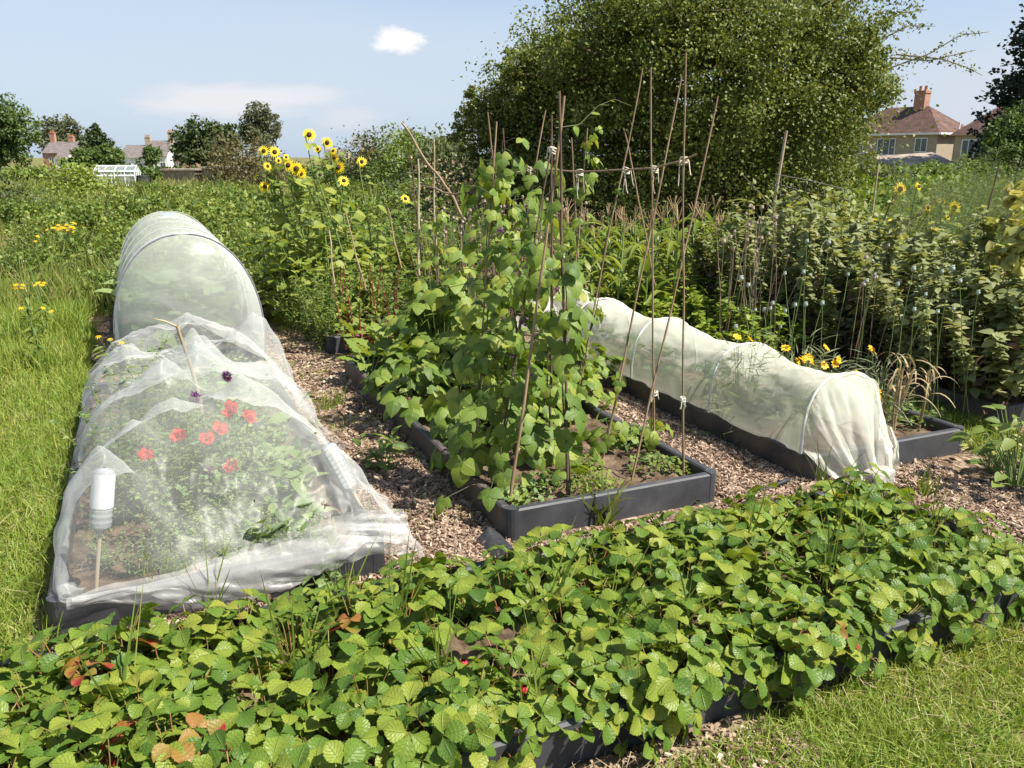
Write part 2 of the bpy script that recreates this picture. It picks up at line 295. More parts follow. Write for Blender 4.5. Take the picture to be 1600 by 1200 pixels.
# path of wood chip: a sheet just above the ground
def chipmat():
    m, nt = newmat('trodden_chip'); out = nd(nt, 'ShaderNodeOutputMaterial'); bs = nd(nt, 'ShaderNodeBsdfPrincipled', Roughness=.95); bs.inputs['Specular IOR Level'].default_value = .1
    tc = nd(nt, 'ShaderNodeTexCoord'); v = nd(nt, 'ShaderNodeTexVoronoi', Scale=75., Randomness=1.); n = nd(nt, 'ShaderNodeTexNoise', Scale=5., Detail=6.)
    mp = nd(nt, 'ShaderNodeMapping'); mp.inputs['Scale'].default_value = (1, .45, 1); mp.inputs['Rotation'].default_value = (0, 0, .6); lk(nt, tc.outputs['Object'], mp.inputs['Vector']); lk(nt, mp.outputs[0], v.inputs['Vector']); lk(nt, tc.outputs['Object'], n.inputs['Vector'])
    sp = nd(nt, 'ShaderNodeSeparateColor'); lk(nt, v.outputs['Color'], sp.inputs[0])
    s = nd(nt, 'ShaderNodeMath', operation='MULTIPLY_ADD'); lk(nt, sp.outputs[0], s.inputs[0]); s.inputs[1].default_value = .6; s2 = nd(nt, 'ShaderNodeMath', operation='MULTIPLY'); lk(nt, n.outputs['Fac'], s2.inputs[0]); s2.inputs[1].default_value = .5; lk(nt, s2.outputs[0], s.inputs[2])
    r = ramp(nt, [(.2, (.045, .03, .02)), (.45, (.12, .083, .055)), (.7, (.22, .155, .105)), (.85, (.36, .27, .19))]); lk(nt, s.outputs[0], r.inputs['Fac']); lk(nt, r.outputs[0], bs.inputs['Base Color'])
    bp = nd(nt, 'ShaderNodeBump', Strength=.9, Distance=.01); lk(nt, sp.outputs[1], bp.inputs['Height']); lk(nt, bp.outputs[0], bs.inputs['Normal']); lk(nt, bs.outputs[0], out.inputs[0]); return m
M_chip = chipmat()
def sheet(x0, x1, y0, y1, z, nx, ny, wob=.12):
    X, Y = np.meshgrid(np.linspace(0, 1, nx), np.linspace(0, 1, ny), indexing='ij')
    ex = x0+(x1-x0)*X; ey = y0+(y1-y0)*Y
    edge = np.maximum(np.abs(X-.5), np.abs(Y-.5))*2
    ex = ex+wob*n2(Y*12, X*0+3., 5)*(np.abs(X-.5) > .49)*1.; ey = ey+wob*n2(X*14, Y*0+9., 6)*(np.abs(Y-.5) > .49)*1.
    Z = z+.004*n2(ex*6, ey*6, 8)+.004*(edge < .97)
    return np.stack([ex, ey, Z], -1)
g = Geo(); ggrid(g, sheet(-.44, 5.6, 2.66, 9.6, .0, 90, 90)); tag(g.build('wood_chip_path', M_chip), kind='structure')
M_dirt = mat('dry_dirt', (.14, .10, .065), (.30, .23, .15), sc=9, rough=1, spec=.1, bump=.8, bsc=70)
g = Geo(); ggrid(g, sheet(.75, 1.62, 1.3, 1.73, .002, 40, 30, .16)); tag(g.build('bare_earth_path', M_dirt), kind='structure')
# loose chips as real pieces
def chips(n, rects, seed, lo=.004, hi=.012):
    r = np.random.default_rng(seed); A = np.array([(b-a)*(d-c) for a, b, c, d in rects]); k = r.choice(len(rects), n, p=A/A.sum()); R = np.array(rects)[k]
    x = r.uniform(R[:, 0], R[:, 1]); y = r.uniform(R[:, 2], R[:, 3]); keep = n2(x*2.2, y*2.2, 77) > -.42; x, y = x[keep], y[keep]; n = len(x)
    l = r.uniform(lo, hi, n)*r.choice([1, 1, 1.5], n); w = l*r.uniform(.22, .5, n); h = r.uniform(.0012, .004, n)
    T = np.array([[sx*(1-.25*(sz > 0)), sy, sz] for sz in (-1, 1) for sy in (-1, 1) for sx in (-1, 1)], float)
    a = r.uniform(0, 2*PI, n); P = T[None]*np.stack([w, l, h], -1)[:, None]; P[:, :, 0] += .25*P[:, :, 1]*r.normal(size=(n, 1))
    tx = r.normal(0, .28, n)[:, None]; ty = r.normal(0, .28, n)[:, None]; P[:, :, 2] += tx*P[:, :, 1]+ty*P[:, :, 0]
    ca, sa = np.cos(a)[:, None], np.sin(a)[:, None]; Q = np.stack([ca*P[..., 0]-sa*P[..., 1], sa*P[..., 0]+ca*P[..., 1], P[..., 2]], -1)
    Q += np.stack([x, y, .010+r.uniform(0, .012, n)+np.abs(tx[:, 0])*l*.4], -1)[:, None]
    return Q, np.array([[0, 2, 3, 1], [4, 5, 7, 6], [0, 1, 5, 4], [2, 6, 7, 3], [0, 4, 6, 2], [1, 3, 7, 5]])
def chipcol():
    m, nt = newmat('wood_chip'); out = nd(nt, 'ShaderNodeOutputMaterial'); bs = nd(nt, 'ShaderNodeBsdfPrincipled', Roughness=.85); bs.inputs['Specular IOR Level'].default_value = .2
    ge = nd(nt, 'ShaderNodeNewGeometry'); r = ramp(nt, [(0, (.075, .045, .03)), (.25, (.17, .108, .07)), (.5, (.265, .187, .13)), (.8, (.35, .26, .185)), (1, (.52, .41, .31))]); lk(nt, ge.outputs['Random Per Island'], r.inputs['Fac']); lk(nt, r.outputs[0], bs.inputs['Base Color']); lk(nt, bs.outputs[0], out.inputs[0]); return m
M_chips = chipcol()
g = Geo()
Q, f = chips(56000, [(.76, 1.34, 2.75, 4.6), (2.5, 3.05, 2.75, 5.0), (-.4, 3.3, 2.68, 3.02), (3.0, 5.3, 2.05, 3.04)], 1); g.add(Q, f)
Q, f = chips(20000, [(.82, 1.36, 4.5, 8.2), (2.5, 3.05, 4.9, 6.6), (3.5, 5.4, 2.2, 3.0)], 2, .006, .016); g.add(Q, f)
Q, f = chips(1500, [(.7, 1.6, 1.3, 1.7)], 3, .004, .011); g.add(Q, f)
tag(g.build('wood_chips', M_chips, smooth=False), kind='stuff')
# ------------------------------------------------------------------ raised beds
def boardmat(name, mud):
    m, nt = newmat(name); out = nd(nt, 'ShaderNodeOutputMaterial'); bs = nd(nt, 'ShaderNodeBsdfPrincipled', Roughness=.52); bs.inputs['Specular IOR Level'].default_value = .45
    tc = nd(nt, 'ShaderNodeTexCoord'); a = nd(nt, 'ShaderNodeTexNoise', Scale=5., Detail=7., Roughness=.65); b = nd(nt, 'ShaderNodeTexNoise', Scale=120., Detail=3.)
    for n in (a, b): lk(nt, tc.outputs['Object'], n.inputs['Vector'])
    r = ramp(nt, [(.3, (.030, .031, .035)), (.55, (.050, .051, .056)), (.75, (.085, .083, .082))]); lk(nt, a.outputs['Fac'], r.inputs['Fac'])
    mm = nd(nt, 'ShaderNodeMapRange'); lk(nt, a.outputs['Fac'], mm.inputs['Value']); mm.inputs['From Min'].default_value = .62-mud; mm.inputs['From Max'].default_value = .80-mud; mm.inputs['To Max'].default_value = .8
    mx = nd(nt, 'ShaderNodeMix', data_type='RGBA'); lk(nt, mm.outputs[0], mx.inputs['Factor']); lk(nt, r.outputs[0], mx.inputs[6]); mx.inputs[7].default_value = (.12, .085, .06, 1); lk(nt, mx.outputs[2], bs.inputs['Base Color'])
    rr = nd(nt, 'ShaderNodeMapRange'); lk(nt, a.outputs['Fac'], rr.inputs['Value']); rr.inputs['To Min'].default_value = .4; rr.inputs['To Max'].default_value = .8; lk(nt, rr.outputs[0], bs.inputs['Roughness'])
    bp = nd(nt, 'ShaderNodeBump', Strength=.25, Distance=.003); lk(nt, b.outputs['Fac'], bp.inputs['Height']); lk(nt, bp.outputs[0], bs.inputs['Normal']); lk(nt, bs.outputs[0], out.inputs[0]); return m
M_board = boardmat('recycled_plastic_board', .045); M_boardm = boardmat('muddy_plastic_board', .2)
M_soil = mat('garden_soil', (.060, .040, .026), (.17, .12, .08), sc=14, rough=1, spec=.1, bump=1., bsc=60)
BH = .15; BT = .045
def rounded(g, x0, x1, y0, y1, z0, z1, b=.008, m=0):
    """a board with eased top edges"""
    P = [(x0, y0, z0), (x1, y0, z0), (x1, y1, z0), (x0, y1, z0), (x0, y0, z1-b), (x1, y0, z1-b), (x1, y1, z1-b), (x0, y1, z1-b), (x0+b, y0+b, z1), (x1-b, y0+b, z1), (x1-b, y1-b, z1), (x0+b, y1-b, z1)]
    g.add(np.array(P), [[0, 1, 5, 4], [1, 2, 6, 5], [2, 3, 7, 6], [3, 0, 4, 7], [4, 5, 9, 8], [5, 6, 10, 9], [6, 7, 11, 10], [7, 4, 8, 11], [8, 9, 10, 11]], m)
def corner(g, cx, cy, sx, sy, z1, r=.045):
    """quarter-round corner post whose outer faces stand 1.5 mm proud of the boards"""
    a = np.linspace(0, PI/2, 7); o = .0015; R = r+.012
    arc = [(cx+sx*(R-o-R*math.sin(t)-0) if 0 else cx+sx*(R*(1-math.sin(t))-o), cy+sy*(R*(1-math.cos(t))-o)) for t in a]
    pts = arc+[(cx+sx*(BT+.02), cy+sy*(R-o)) if 0 else (cx+sx*R, cy+sy*R)]
    pts = [(cx+sx*R, cy-sy*o)]+[(cx+sx*(R*(1-math.sin(t))-o), cy+sy*(R*(1-math.cos(t))-o)) for t in a]+[(cx-sx*o, cy+sy*R), (cx+sx*R, cy+sy*R)]
    n = len(pts); V = np.array([(x, y, 0.) for x, y in pts]+[(x, y, z1) for x, y in pts])
    for i in range(n): g.add(V[[i, (i+1) % n, n+(i+1) % n, n+i]], [[0, 1, 2, 3]])
    ce = np.array([(cx+sx*R*.8, cy+sy*R*.8, z1)])
    for i in range(n): g.add(np.vstack([V[n+i], V[n+(i+1) % n], ce]), [[0, 1, 2]])
def raised_bed(label, x0, x1, y0, y1, h=BH, mud_left=True, soil=.075):
    t = thing('raised_bed', label, 'raised bed', ((x0+x1)/2, (y0+y1)/2, 0), 0, 'black raised beds')
    ox, oy = (x0+x1)/2, (y0+y1)/2; X0, X1, Y0, Y1 = x0-ox, x1-ox, y0-oy, y1-oy; k = .057
    g = Geo(); rounded(g, X0+k, X1-k, Y0, Y0+BT, .0, h); g.build('board', M_board, t, False)
    g = Geo(); rounded(g, X0+k, X1-k, Y1-BT, Y1, .0, h); g.build('board', M_board, t, False)
    g = Geo(); rounded(g, X0, X0+BT, Y0+k, Y1-k, .0, h); g.build('board', M_boardm if mud_left else M_board, t, False)
    g = Geo(); rounded(g, X1-BT, X1, Y0+k, Y1-k, .0, h); g.build('board', M_board, t, False)
    for sx, cx in ((1, X0), (-1, X1)):
        for sy, cy in ((1, Y0), (-1, Y1)):
            g = Geo(); corner(g, cx, cy, sx, sy, h+.002); g.build('corner_post', M_board, t, False)
    nx, ny = 60, int(60*(y1-y0)/(x1-x0)); X, Y = np.meshgrid(np.linspace(X0+BT-.002, X1-BT+.002, nx), np.linspace(Y0+BT-.002, Y1-BT+.002, ny), indexing='ij')
    Z = soil+.022*n2(X*5+ox, Y*5+oy, 11, 4)+.012*n2(X*22, Y*22, 12, 2)
    g = Geo(); ggrid(g, np.stack([X, Y, Z], -1)); g.build('soil', M_soil, t)
    return t
BA = (-.43, .78, 3.0, 6.15); BB = (1.335, 2.475, 3.07, 6.2); BC = (3.03, 4.19, 3.06, 6.25); BE = (-.62, 3.02, 1.72, 2.70)
raised_bed('black plastic raised bed at left under the draped insect net with poppies', *BA)
raised_bed('black plastic raised bed of climbing beans and canes in the middle', *BB, soil=.09)
raised_bed('black plastic raised bed with the cream mesh tunnel along its left side', *BC, soil=.08)
raised_bed('black plastic raised bed full of broad beans at the right edge', 4.74, 5.9, 3.25, 6.6)
raised_bed('long low black raised bed crowded with strawberry plants in front', *BE, soil=.10)
raised_bed('black plastic raised bed with red chard behind the bean bed', 1.37, 2.5, 6.95, 9.6)
raised_bed('black plastic raised bed under the big hooped tunnel', -.28, .84, 6.9, 10.)
# ------------------------------------------------------------------ materials shared below
M_cane = mat('bamboo', (.34, .24, .14), (.20, .12, .07), sc=14, rough=.55, spec=.35, stretch=(1, 1, .25), contrast=(.3, .7), bump=.2)
M_dcane = mat('weathered_stick', (.16, .10, .07), (.085, .05, .038), sc=18, rough=.7, stretch=(1, 1, .25), bump=.3)
M_pale = mat('bleached_cane', (.46, .37, .25), (.32, .24, .15), sc=14, rough=.6, stretch=(1, 1, .25))
M_twine = mat('white_twine', (.62, .56, .46), (.50, .44, .34), sc=60, rough=.9)
N_veil = netmat('insect_net', (.74, .75, .72), .18, .5, .26)
N_veil2 = netmat('insect_net_gathered', (.64, .63, .60), .30, .4, .30)
N_env = netmat('cream_crop_mesh', (.82, .81, .68), .50, .5, .30)
N_env2 = netmat('cream_crop_mesh_gathered', (.82, .80, .69), .48, .45, .3)
N_hoop = netmat('cloche_mesh', (.73, .76, .70), .50, .5, .2)
N_hoop2 = netmat('cloche_mesh_doubled', (.78, .79, .77), .80, .4, .15)
M_seam = mat('grey_seam_tape', (.12, .12, .135), (.20, .20, .22), sc=30, rough=.8)
M_grib = mat('grey_hoop_tube', (.42, .43, .41), (.36, .37, .35), sc=20, rough=.6)
M_wrib = mat('white_hoop_tube', (.74, .74, .66), (.66, .66, .58), sc=20, rough=.5)
def crease(x, y, seed, k=7., warp=.6):
    """cloth folds: sharp ridges with soft valleys"""
    a = n2(x*k*.35, y*k*.35, seed, 2)*warp*3
    return 1-np.abs(np.sin((x*.8+y*.35)*k+a*2.2))+(0*x)
def ridged(x, y, k, seed): return 1-np.abs(n2(x*k, y*k, seed, 3))*2.
# ---- draped insect net over the left bed (two sheets)
def bump2(x, y, cx, cy, h, r, p=1.6): return h*np.clip(1-(np.hypot(x-cx, y-cy)/r)**p, 0, 1)
SUP = [(-.22, 3.19, .70, .42), (.68, 3.46, .44, .4), (-.10, 3.53, .68, .5), (.06, 3.70, .72, .6), (.36, 3.84, .74, .55), (.03, 4.1, .80, .5), (.2, 4.35, .78, .45), (-.10, 4.25, .60, .6), (.21, 4.56, .80, .62), (.55, 4.7, .56, .5), (.62, 5.5, .70, .55), (-.1, 5.3, .60, .6), (.25, 6.2, .62, .6)]
def netz(x, y):
    s = 0
    for cx, cy, h, r in SUP:
        d = np.hypot((x-cx)/1.0, (y-cy)); s = s+np.exp(12*(h*np.clip(1-.95*(d/r)**1.15, 0, 1)))
    z = np.log(np.maximum(s-len(SUP)+1, 1.))/12
    xs = np.clip((x-.18)/.66, -1, 1); dome = (.50-.05*np.clip(y-4.6, 0, 1))*(1-np.abs(xs)**2.8)**.62*np.clip((y-2.98)/.46, 0, 1)**.75
    return np.log(np.exp(9*z)+np.exp(9*dome))/9-.06
def netsheet(x0, x1, y0, y1, nx, ny, seed, lift=0, amp=.03):
    X, Y = np.meshgrid(np.linspace(x0, x1, nx), np.linspace(y0, y1, ny), indexing='ij')
    Z = netz(X, Y)
    Z += amp*(ridged(X*1.2, Y*.6, 2.2, seed)-.5)*np.clip(Z*3, 0, 1)+amp*.45*(ridged(X, Y, 6., seed+1)-.5)*np.clip(Z*4, .1, 1)+.004*n2(X*30, Y*30, seed+4, 2)
    edge = np.minimum(np.minimum(X-x0, x1-X)/.10, 1)
    zl = np.where(X < .2, .14, .12); Z = np.maximum(Z, .13*1.0)+lift; Z = .13+(Z-.13)*np.clip((Y-y0)/(.09 if y0 < 4 else .05), 0, 1)**.6
    # vertical skirts at the sides that fall to the bed rim
    sx = np.clip(np.minimum(X-x0, x1-X)/.07, 0, 1); Z = .14+(Z-.14)*sx**.55
    XX = X+.035*n2(Y*5, Z*6, seed+2, 2)*(1-sx*.7)+.012*n2(X*8, Y*8, seed+3)
    YY = Y+.03*n2(X*5, Z*5, seed+6, 2)
    return np.stack([XX, YY, Z], -1)
t = thing('insect_net', 'loose white insect net draped over the poppies at the front of the left bed', 'net', (.18, 3.0, 0))
P = netsheet(-.405, .86, 3.03, 4.75, 150, 200, 21); 
# front edge tucks down inside the front board
g = Geo(); ggrid(g, P-np.array([.18, 3., 0])); g.build('netting', N_veil, t)
# gathered hem that hangs over the front board
def hem(xa, xb, yo, ztop, zbot, seed, nu=140, nv=16, out=.03):
    u = np.linspace(0, 1, nu)[:, None]; v = np.linspace(0, 1, nv)[None]; X = xa+(xb-xa)*u+0*v
    zt = ztop(u); zb = zbot(u); Z = zt+(zb-zt)*v
    Y = yo-.02-out*np.sin(v*PI*.62)+.014*ridged(X*1.1+Z*.8, Z*7+X*1.2, 5, seed)*v**.5+.010*n2(X*9+Z*6, Z*38, seed+1, 3)
    Y = np.where(Z > .155, Y+.05*np.clip((Z-.155)/.05, 0, 1), Y)
    return np.stack([X, Y, Z+.008*n2(X*8, v*3, seed+2)], -1)
o_ = np.array([.18, 3., 0])
zb = lambda u: np.interp(u, [0, .12, .28, .5, .68, .85, 1], [.15, .135, .055, .05, .085, .135, .115])
zt = lambda u: np.interp(u, [0, .1, .3, .6, .85, 1], [.165, .18, .19, .235, .30, .27])
g = Geo(); ggrid(g, hem(-.36, .86, 2.99, zt, zb, 31)-o_); ggrid(g, hem(-.34, .87, 2.975, lambda u: zt(u)-.012, lambda u: zb(u)+.03+.02*np.sin(u*9), 35)-o_)
g.build('hem', N_veil2, t)
# rolled bunches: at the left corner, and spilling over the right rim on to the chips
g = Geo()
def bunch(pts, r, seed, k=22, n=26):
    pts = np.array(pts, float); s = np.linspace(0, 1, len(pts)); ss = np.linspace(0, 1, n); Q = np.stack([np.interp(ss, s, pts[:, i]) for i in range(3)], -1)
    V, f = tube(Q, np.interp(ss, s, r), k); V = V+.35*np.interp(ss, s, r).repeat(k)[:, None]*fbm(V*16, seed, 3)[:, None]*np.array([1, 1, .6]); return V, f
for pts, r, sd_ in [([(-.36, 2.99, .17), (-.385, 3.08, .17), (-.395, 3.3, .175), (-.40, 3.7, .17)], [.018, .02, .022, .012], 1), ([(-.30, 3.00, .17), (-.38, 3.02, .175), (-.33, 3.05, .18)], [.02, .026, .015], 3)]:
    V, f = bunch(pts, r, sd_); g.add(V-o_, f)
g.build('bunched_corner', N_veil, t)
u = np.linspace(0, 1, 60)[:, None]; v = np.linspace(0, 1, 24)[None]; Y = 2.98+.75*u+0*v; X = .80+.13*np.sin(v*1.5)+.05*v*np.sin(u*9)+0*u; Z = .21*(1-v)**1.2+.012+.05*(1-v)*np.sin(u*5)
X = X+.02*fbm(np.stack([X*9, Y*9, Z*9], -1), 4); Z = np.maximum(Z+.02*fbm(np.stack([X*8, Y*12, Z*8], -1), 5), .01)
g = Geo(); ggrid(g, np.stack([X, Y, Z], -1)-o_); g.build('spilled_edge', N_veil, t)
t = thing('insect_net', 'second rumpled insect net behind the stick, reaching back to the hooped tunnel', 'net', (.18, 4.6, 0))
P = netsheet(-.41, .84, 4.45, 6.55, 130, 190, 51, .015, .045); g = Geo(); ggrid(g, P-np.array([.18, 4.6, 0])); g.build('netting', N_veil, t)
# stick poking up through the net, and bottles on canes that hold it up
g = Geo(); a, b = np.array([.26, 4.58, .05]), np.array([.13, 4.52, .80]); s = np.linspace(0, 1, 12)[:, None]
gtube(g, a+(b-a)*s+.012*fbm(s*np.array([[4., 4, 4]]), 3, 2)[:, None], np.linspace(.014, .009, 12)); gtube(g, [b, b+np.array([-.05, 0, .03]), b+np.array([-.1, .01, .045])], [.007, .005, .003])
tag(g.build('stick', M_pale), 'crooked bare stick propping up the two insect nets over the left bed', 'stick')
def glassm(name, c, a):
    m, nt = newmat(name); out = nd(nt, 'ShaderNodeOutputMaterial'); gl = nd(nt, 'ShaderNodeBsdfGlossy', Roughness=.08); df = nd(nt, 'ShaderNodeBsdfDiffuse', Color=col(c)); tp = nd(nt, 'ShaderNodeBsdfTransparent', Color=(.93, .96, .96, 1))
    fr = nd(nt, 'ShaderNodeFresnel', IOR=1.5); m1 = nd(nt, 'ShaderNodeMixShader'); m1.inputs[0].default_value = a; lk(nt, tp.outputs[0], m1.inputs[1]); lk(nt, df.outputs[0], m1.inputs[2])
    m2 = nd(nt, 'ShaderNodeMixShader'); lk(nt, fr.outputs[0], m2.inputs[0]); lk(nt, m1.outputs[0], m2.inputs[1]); lk(nt, gl.outputs[0], m2.inputs[2]); lk(nt, m2.outputs[0], out.inputs[0]); return m
M_bottle = glassm('clear_plastic', (.82, .86, .86), .30); M_label = mat('paper_label', (.58, .58, .58), (.50, .50, .51), sc=20, rough=.6); M_pane = glassm('horticultural_glass', (.55, .60, .60), .25)
def bottle(label, base, top, lab):
    base, top = Vector(base), Vector(top); t = thing('bottle_on_cane', label, 'bottle', base); ax = np.array(top-base); L = np.linalg.norm(ax); ax /= L
    g = Geo(); gtube(g, [ax*-.02, ax*L*.9], .008); g.build('cane', M_pale, t)
    s = np.array([0, .02, .05, .10, .13, .3, .5, .7, .9, .97, 1.]); r = np.array([.012, .013, .015, .030, .038, .038, .036, .038, .038, .034, .006]); h0 = L-.25
    g = Geo(); ss = np.linspace(0, 1, 46); rr = np.interp(ss, s, r)*(1+.035*np.sin(ss*70)*(ss > .15)); gtube(g, [ax*(h0+.25*x) for x in ss], rr, 20); g.build('bottle', M_bottle, t)
    if lab: g = Geo(); gtube(g, [ax*(h0+.25*x) for x in (.42, .55, .72, .93)], .0395, 20); g.build('label', M_label, t)
bottle('clear upside-down bottle with white label on a cane at the left corner of the net', (-.285, 3.13, .08), (-.20, 3.17, .56), True)
bottle('clear ribbed plastic bottle leaning under the right side of the draped net', (.80, 3.38, .08), (.66, 3.50, .42), False)
# ---- hooped tunnel at the back left
t = thing('hooped_tunnel', 'tall rounded white mesh tunnel with dark grey hoops at the back of the left row', 'grow tunnel', (.31, 6.95, 0))
HW, HH = .555, 1.03
def arch(th, w=HW, h=HH, y=0.):
    # th 0..1 from left foot to right foot; bulging sides, round top
    a = (th-.5)*2; ang = a*PI*.5*1.16; x = np.sin(ang)/1.0; z = (np.cos(ang)-math.cos(PI*.58))/(1-math.cos(PI*.58))
    return w*np.sign(x)*np.abs(x)**.92, h*z**.93
th = np.linspace(0, 1, 61)[:, None]; yy = np.linspace(0, 2.9, 60)[None]; ax_, az_ = arch(th)
sag = .03*np.abs(np.sin(yy/2.9*PI*4))*np.sin(PI*th)
AX = ax_*(1-.0*yy)+0*yy; AZ = az_-sag*np.clip(np.cos((th-.5)*2.5), 0, 1)+.012*n2(th*9, yy*3, 61); AX = AX*(1-sag*.6)+.012*n2(th*8+5, yy*4, 62)
hoops_y = [0., .16, .72, 1.45, 2.17, 2.9]
g = Geo(); ggrid(g, np.stack([AX, yy+0*AX, AZ+.02], -1)); g.build('cover', N_hoop, t)
# front door panel, cloth pulled flat with a few creases
g = Geo(); rr = np.linspace(0, 1, 26)[:, None]; tt = np.linspace(0, 1, 61)[None]; bx, bz = arch(tt)
PX = bx*(rr)+0*tt; PZ = .02+(.40+(bz-.40)*rr); PY_ = -.20*(1-rr**2.6)**.8-.016*ridged(PX*.6, PZ, 3., 63)*(1-rr**6)
ggrid(g, np.stack([PX, PY_, PZ], -1)); g.build('front_panel', N_hoop, t)
g = Geo(); ths = np.linspace(0, 1, 41)
g2 = Geo(); k = np.linspace(0, 1, 61)[:, None]; v = np.linspace(0, 1, 5)[None]; hx, hz = arch(k)
ggrid(g2, np.stack([hx*1.004+0*v, -.0+.07*v+0*k, .025+hz*1.004+0*v], -1)); sc_ = 1-.09*v; g2.build('hem_band', N_hoop2, t)
for i, y in enumerate(hoops_y):
    g = Geo(); hx, hz = arch(ths); gtube(g, np.stack([hx*1.003, np.full(41, y), hz*1.004+.02], -1), .004 if i else .008, 6); g.build('hoop', M_seam if i < 1 else M_grib, t)
g = Geo()
for sx in (-1, 1): gtube(g, [(sx*HW*.965, 0, .02), (sx*HW*.965, 2.9, .02)], .012)
g.build('ground_rail', M_seam, t)
M_blue = mat('blue_plastic', (.03, .16, .48), (.05, .25, .60), sc=8, rough=.4)
g = Geo(); X, Y = np.meshgrid(np.linspace(-.07, .07, 12), np.linspace(-.06, .06, 8), indexing='ij'); ggrid(g, np.stack([X, Y, .04*n2(X*14, Y*14, 3)-X*X*4], -1)); 
o = g.build('blue_bag', M_blue, loc=atY(262, 335, 10.2)); tag(o, 'blue plastic sack crumpled behind the top of the hooped tunnel', 'plastic sack'); gtube_g = Geo(); 
# ---- cream mesh tunnel on the right-hand bed
t = thing('mesh_tunnel', 'long low cream mesh tunnel pegged along the left side of the right-hand bed', 'grow tunnel', (3.305, 3.13, .0))
TW, TH_ = .275, .40
def arch2(a): ang = (a-.5)*PI; return TW*np.sign(np.sin(ang))*np.abs(np.sin(ang))**.8, .145+TH_*np.cos(ang)**.75
hy = [0., .78, 1.66, 2.55, 3.05]
a = np.linspace(0, 1, 49)[:, None]; y = np.linspace(0, 3.05, 150)[None]
seg = np.interp(y, hy, np.arange(5.)); ph = seg-np.floor(seg); sg = np.abs(np.sin(PI*ph))**.8
bx, bz = arch2(a); top = np.clip((bz-.145)/TH_, 0, 1)
X = bx*(1-.07*sg*top)+.014*n2(a*7, y*5, 71); Z = bz-.055*sg*top**1.5+.012*ridged(a*2, y*1.6, 2.5, 72)*top-.006
side = np.sin(PI*a)
X = X+.02*(1-top)*np.sin(y*9+a*3)*.4+.018*(ridged(y*1.0, a*1.5, 3.3, 73)-.5)*(1-np.abs(2*a-1)**8)*np.sign(bx)
g = Geo(); ggrid(g, np.stack([X, y+.02*n2(a*5, y*5, 75)*side, Z], -1)); g.build('netting', N_env, t)
for yq in hy:
    q = np.linspace(0, 1, 25); hx, hz = arch2(q); g = Geo(); gtube(g, np.stack([hx*.994, np.full(25, yq)+.02*np.sin(q*3), hz*.996], -1), .008, 6); g.build('hoop', M_wrib, t)
# gathered front end, pulled down over the board to the stone
q = np.linspace(0, 1, 90)[:, None]; v = np.linspace(0, 1, 30)[None]; hx, hz = arch2(q)
tx = -.14+.30*q+.012*np.sin(q*60); ty = -.23+.04*np.sin(q*21)+0*q; tz = .014+.012*np.sin(q*33)**2
e = v**1.25; X = hx*(1-e)+tx*e; Y = 0*(1-v)+ty*v**1.1; Z = hz*(1-v**.92)+tz*v**.92
board = np.where(Z < .16, np.minimum(Y, -.085-.06*np.clip((.16-Z)/.16, 0, 1)), Y); Y = np.where((Z < .17), board, np.minimum(Y, -.0))
Y = Y-.022*(np.abs(np.sin(q*26+v*2)))*np.sin(PI*v**.7)*(.5+.5*v)+.01*n2(q*20, v*5, 81)
g = Geo(); ggrid(g, np.stack([X, Y, Z], -1)); g.build('gathered_end', N_env2, t)
q = np.linspace(0, 1, 40)[:, None]; v = np.linspace(0, 1, 14)[None]
X = .17+.09*q+0*v; Z = .30-.26*v-.07*q+.0*q; Y = -.085-.05*np.sin(v*2.2)-.035*ridged(q*2.2, v*.7, 1.6, 88); g = Geo(); ggrid(g, np.stack([X, Y+.0*X, Z], -1)); g.build('loose_flap', N_env2, t)
# far bunched end
V, f = bunch([(3.02, 6.15, .40), (2.9, 6.05, .38), (2.78, 6.0, .34), (2.66, 6.02, .30)], [.14, .10, .08, .05], 9); g = Geo(); g.add(V-np.array([3.305, 3.13, 0]), f); g.build('gathered_end', N_env2, t)
# stone on the net
M_stone = mat('concrete_block', (.42, .39, .34), (.28, .26, .23), sc=12, rough=.95, bump=.8, bsc=60)
g = Geo(); X = np.linspace(-1, 1, 9)
def rock(c, s, seed, m=0):
    t_ = np.linspace(0, PI, 14)[:, None]; p = np.linspace(0, 2*PI, 20)[None]; D = np.stack([np.sin(t_)*np.cos(p), np.sin(t_)*np.sin(p), np.cos(t_)+0*p], -1)
    L = (np.abs(D)**5).sum(-1, keepdims=True)**(-1/5.); Dd = D*L*(1+.08*fbm(D*2.2, seed, 3)[..., None]); Dd[:, -1] = Dd[:, 0]; return (Dd*np.array(s)+np.array(c))[::-1]
ggrid(g, rock((0, 0, .045), (.085, .05, .045), 4)); o = g.build('stone_block', M_stone, loc=(3.33, 2.885, .012)); o.rotation_euler = (0, 0, .12); tag(o, 'rough grey block holding down the end of the cream mesh tunnel', 'stone')
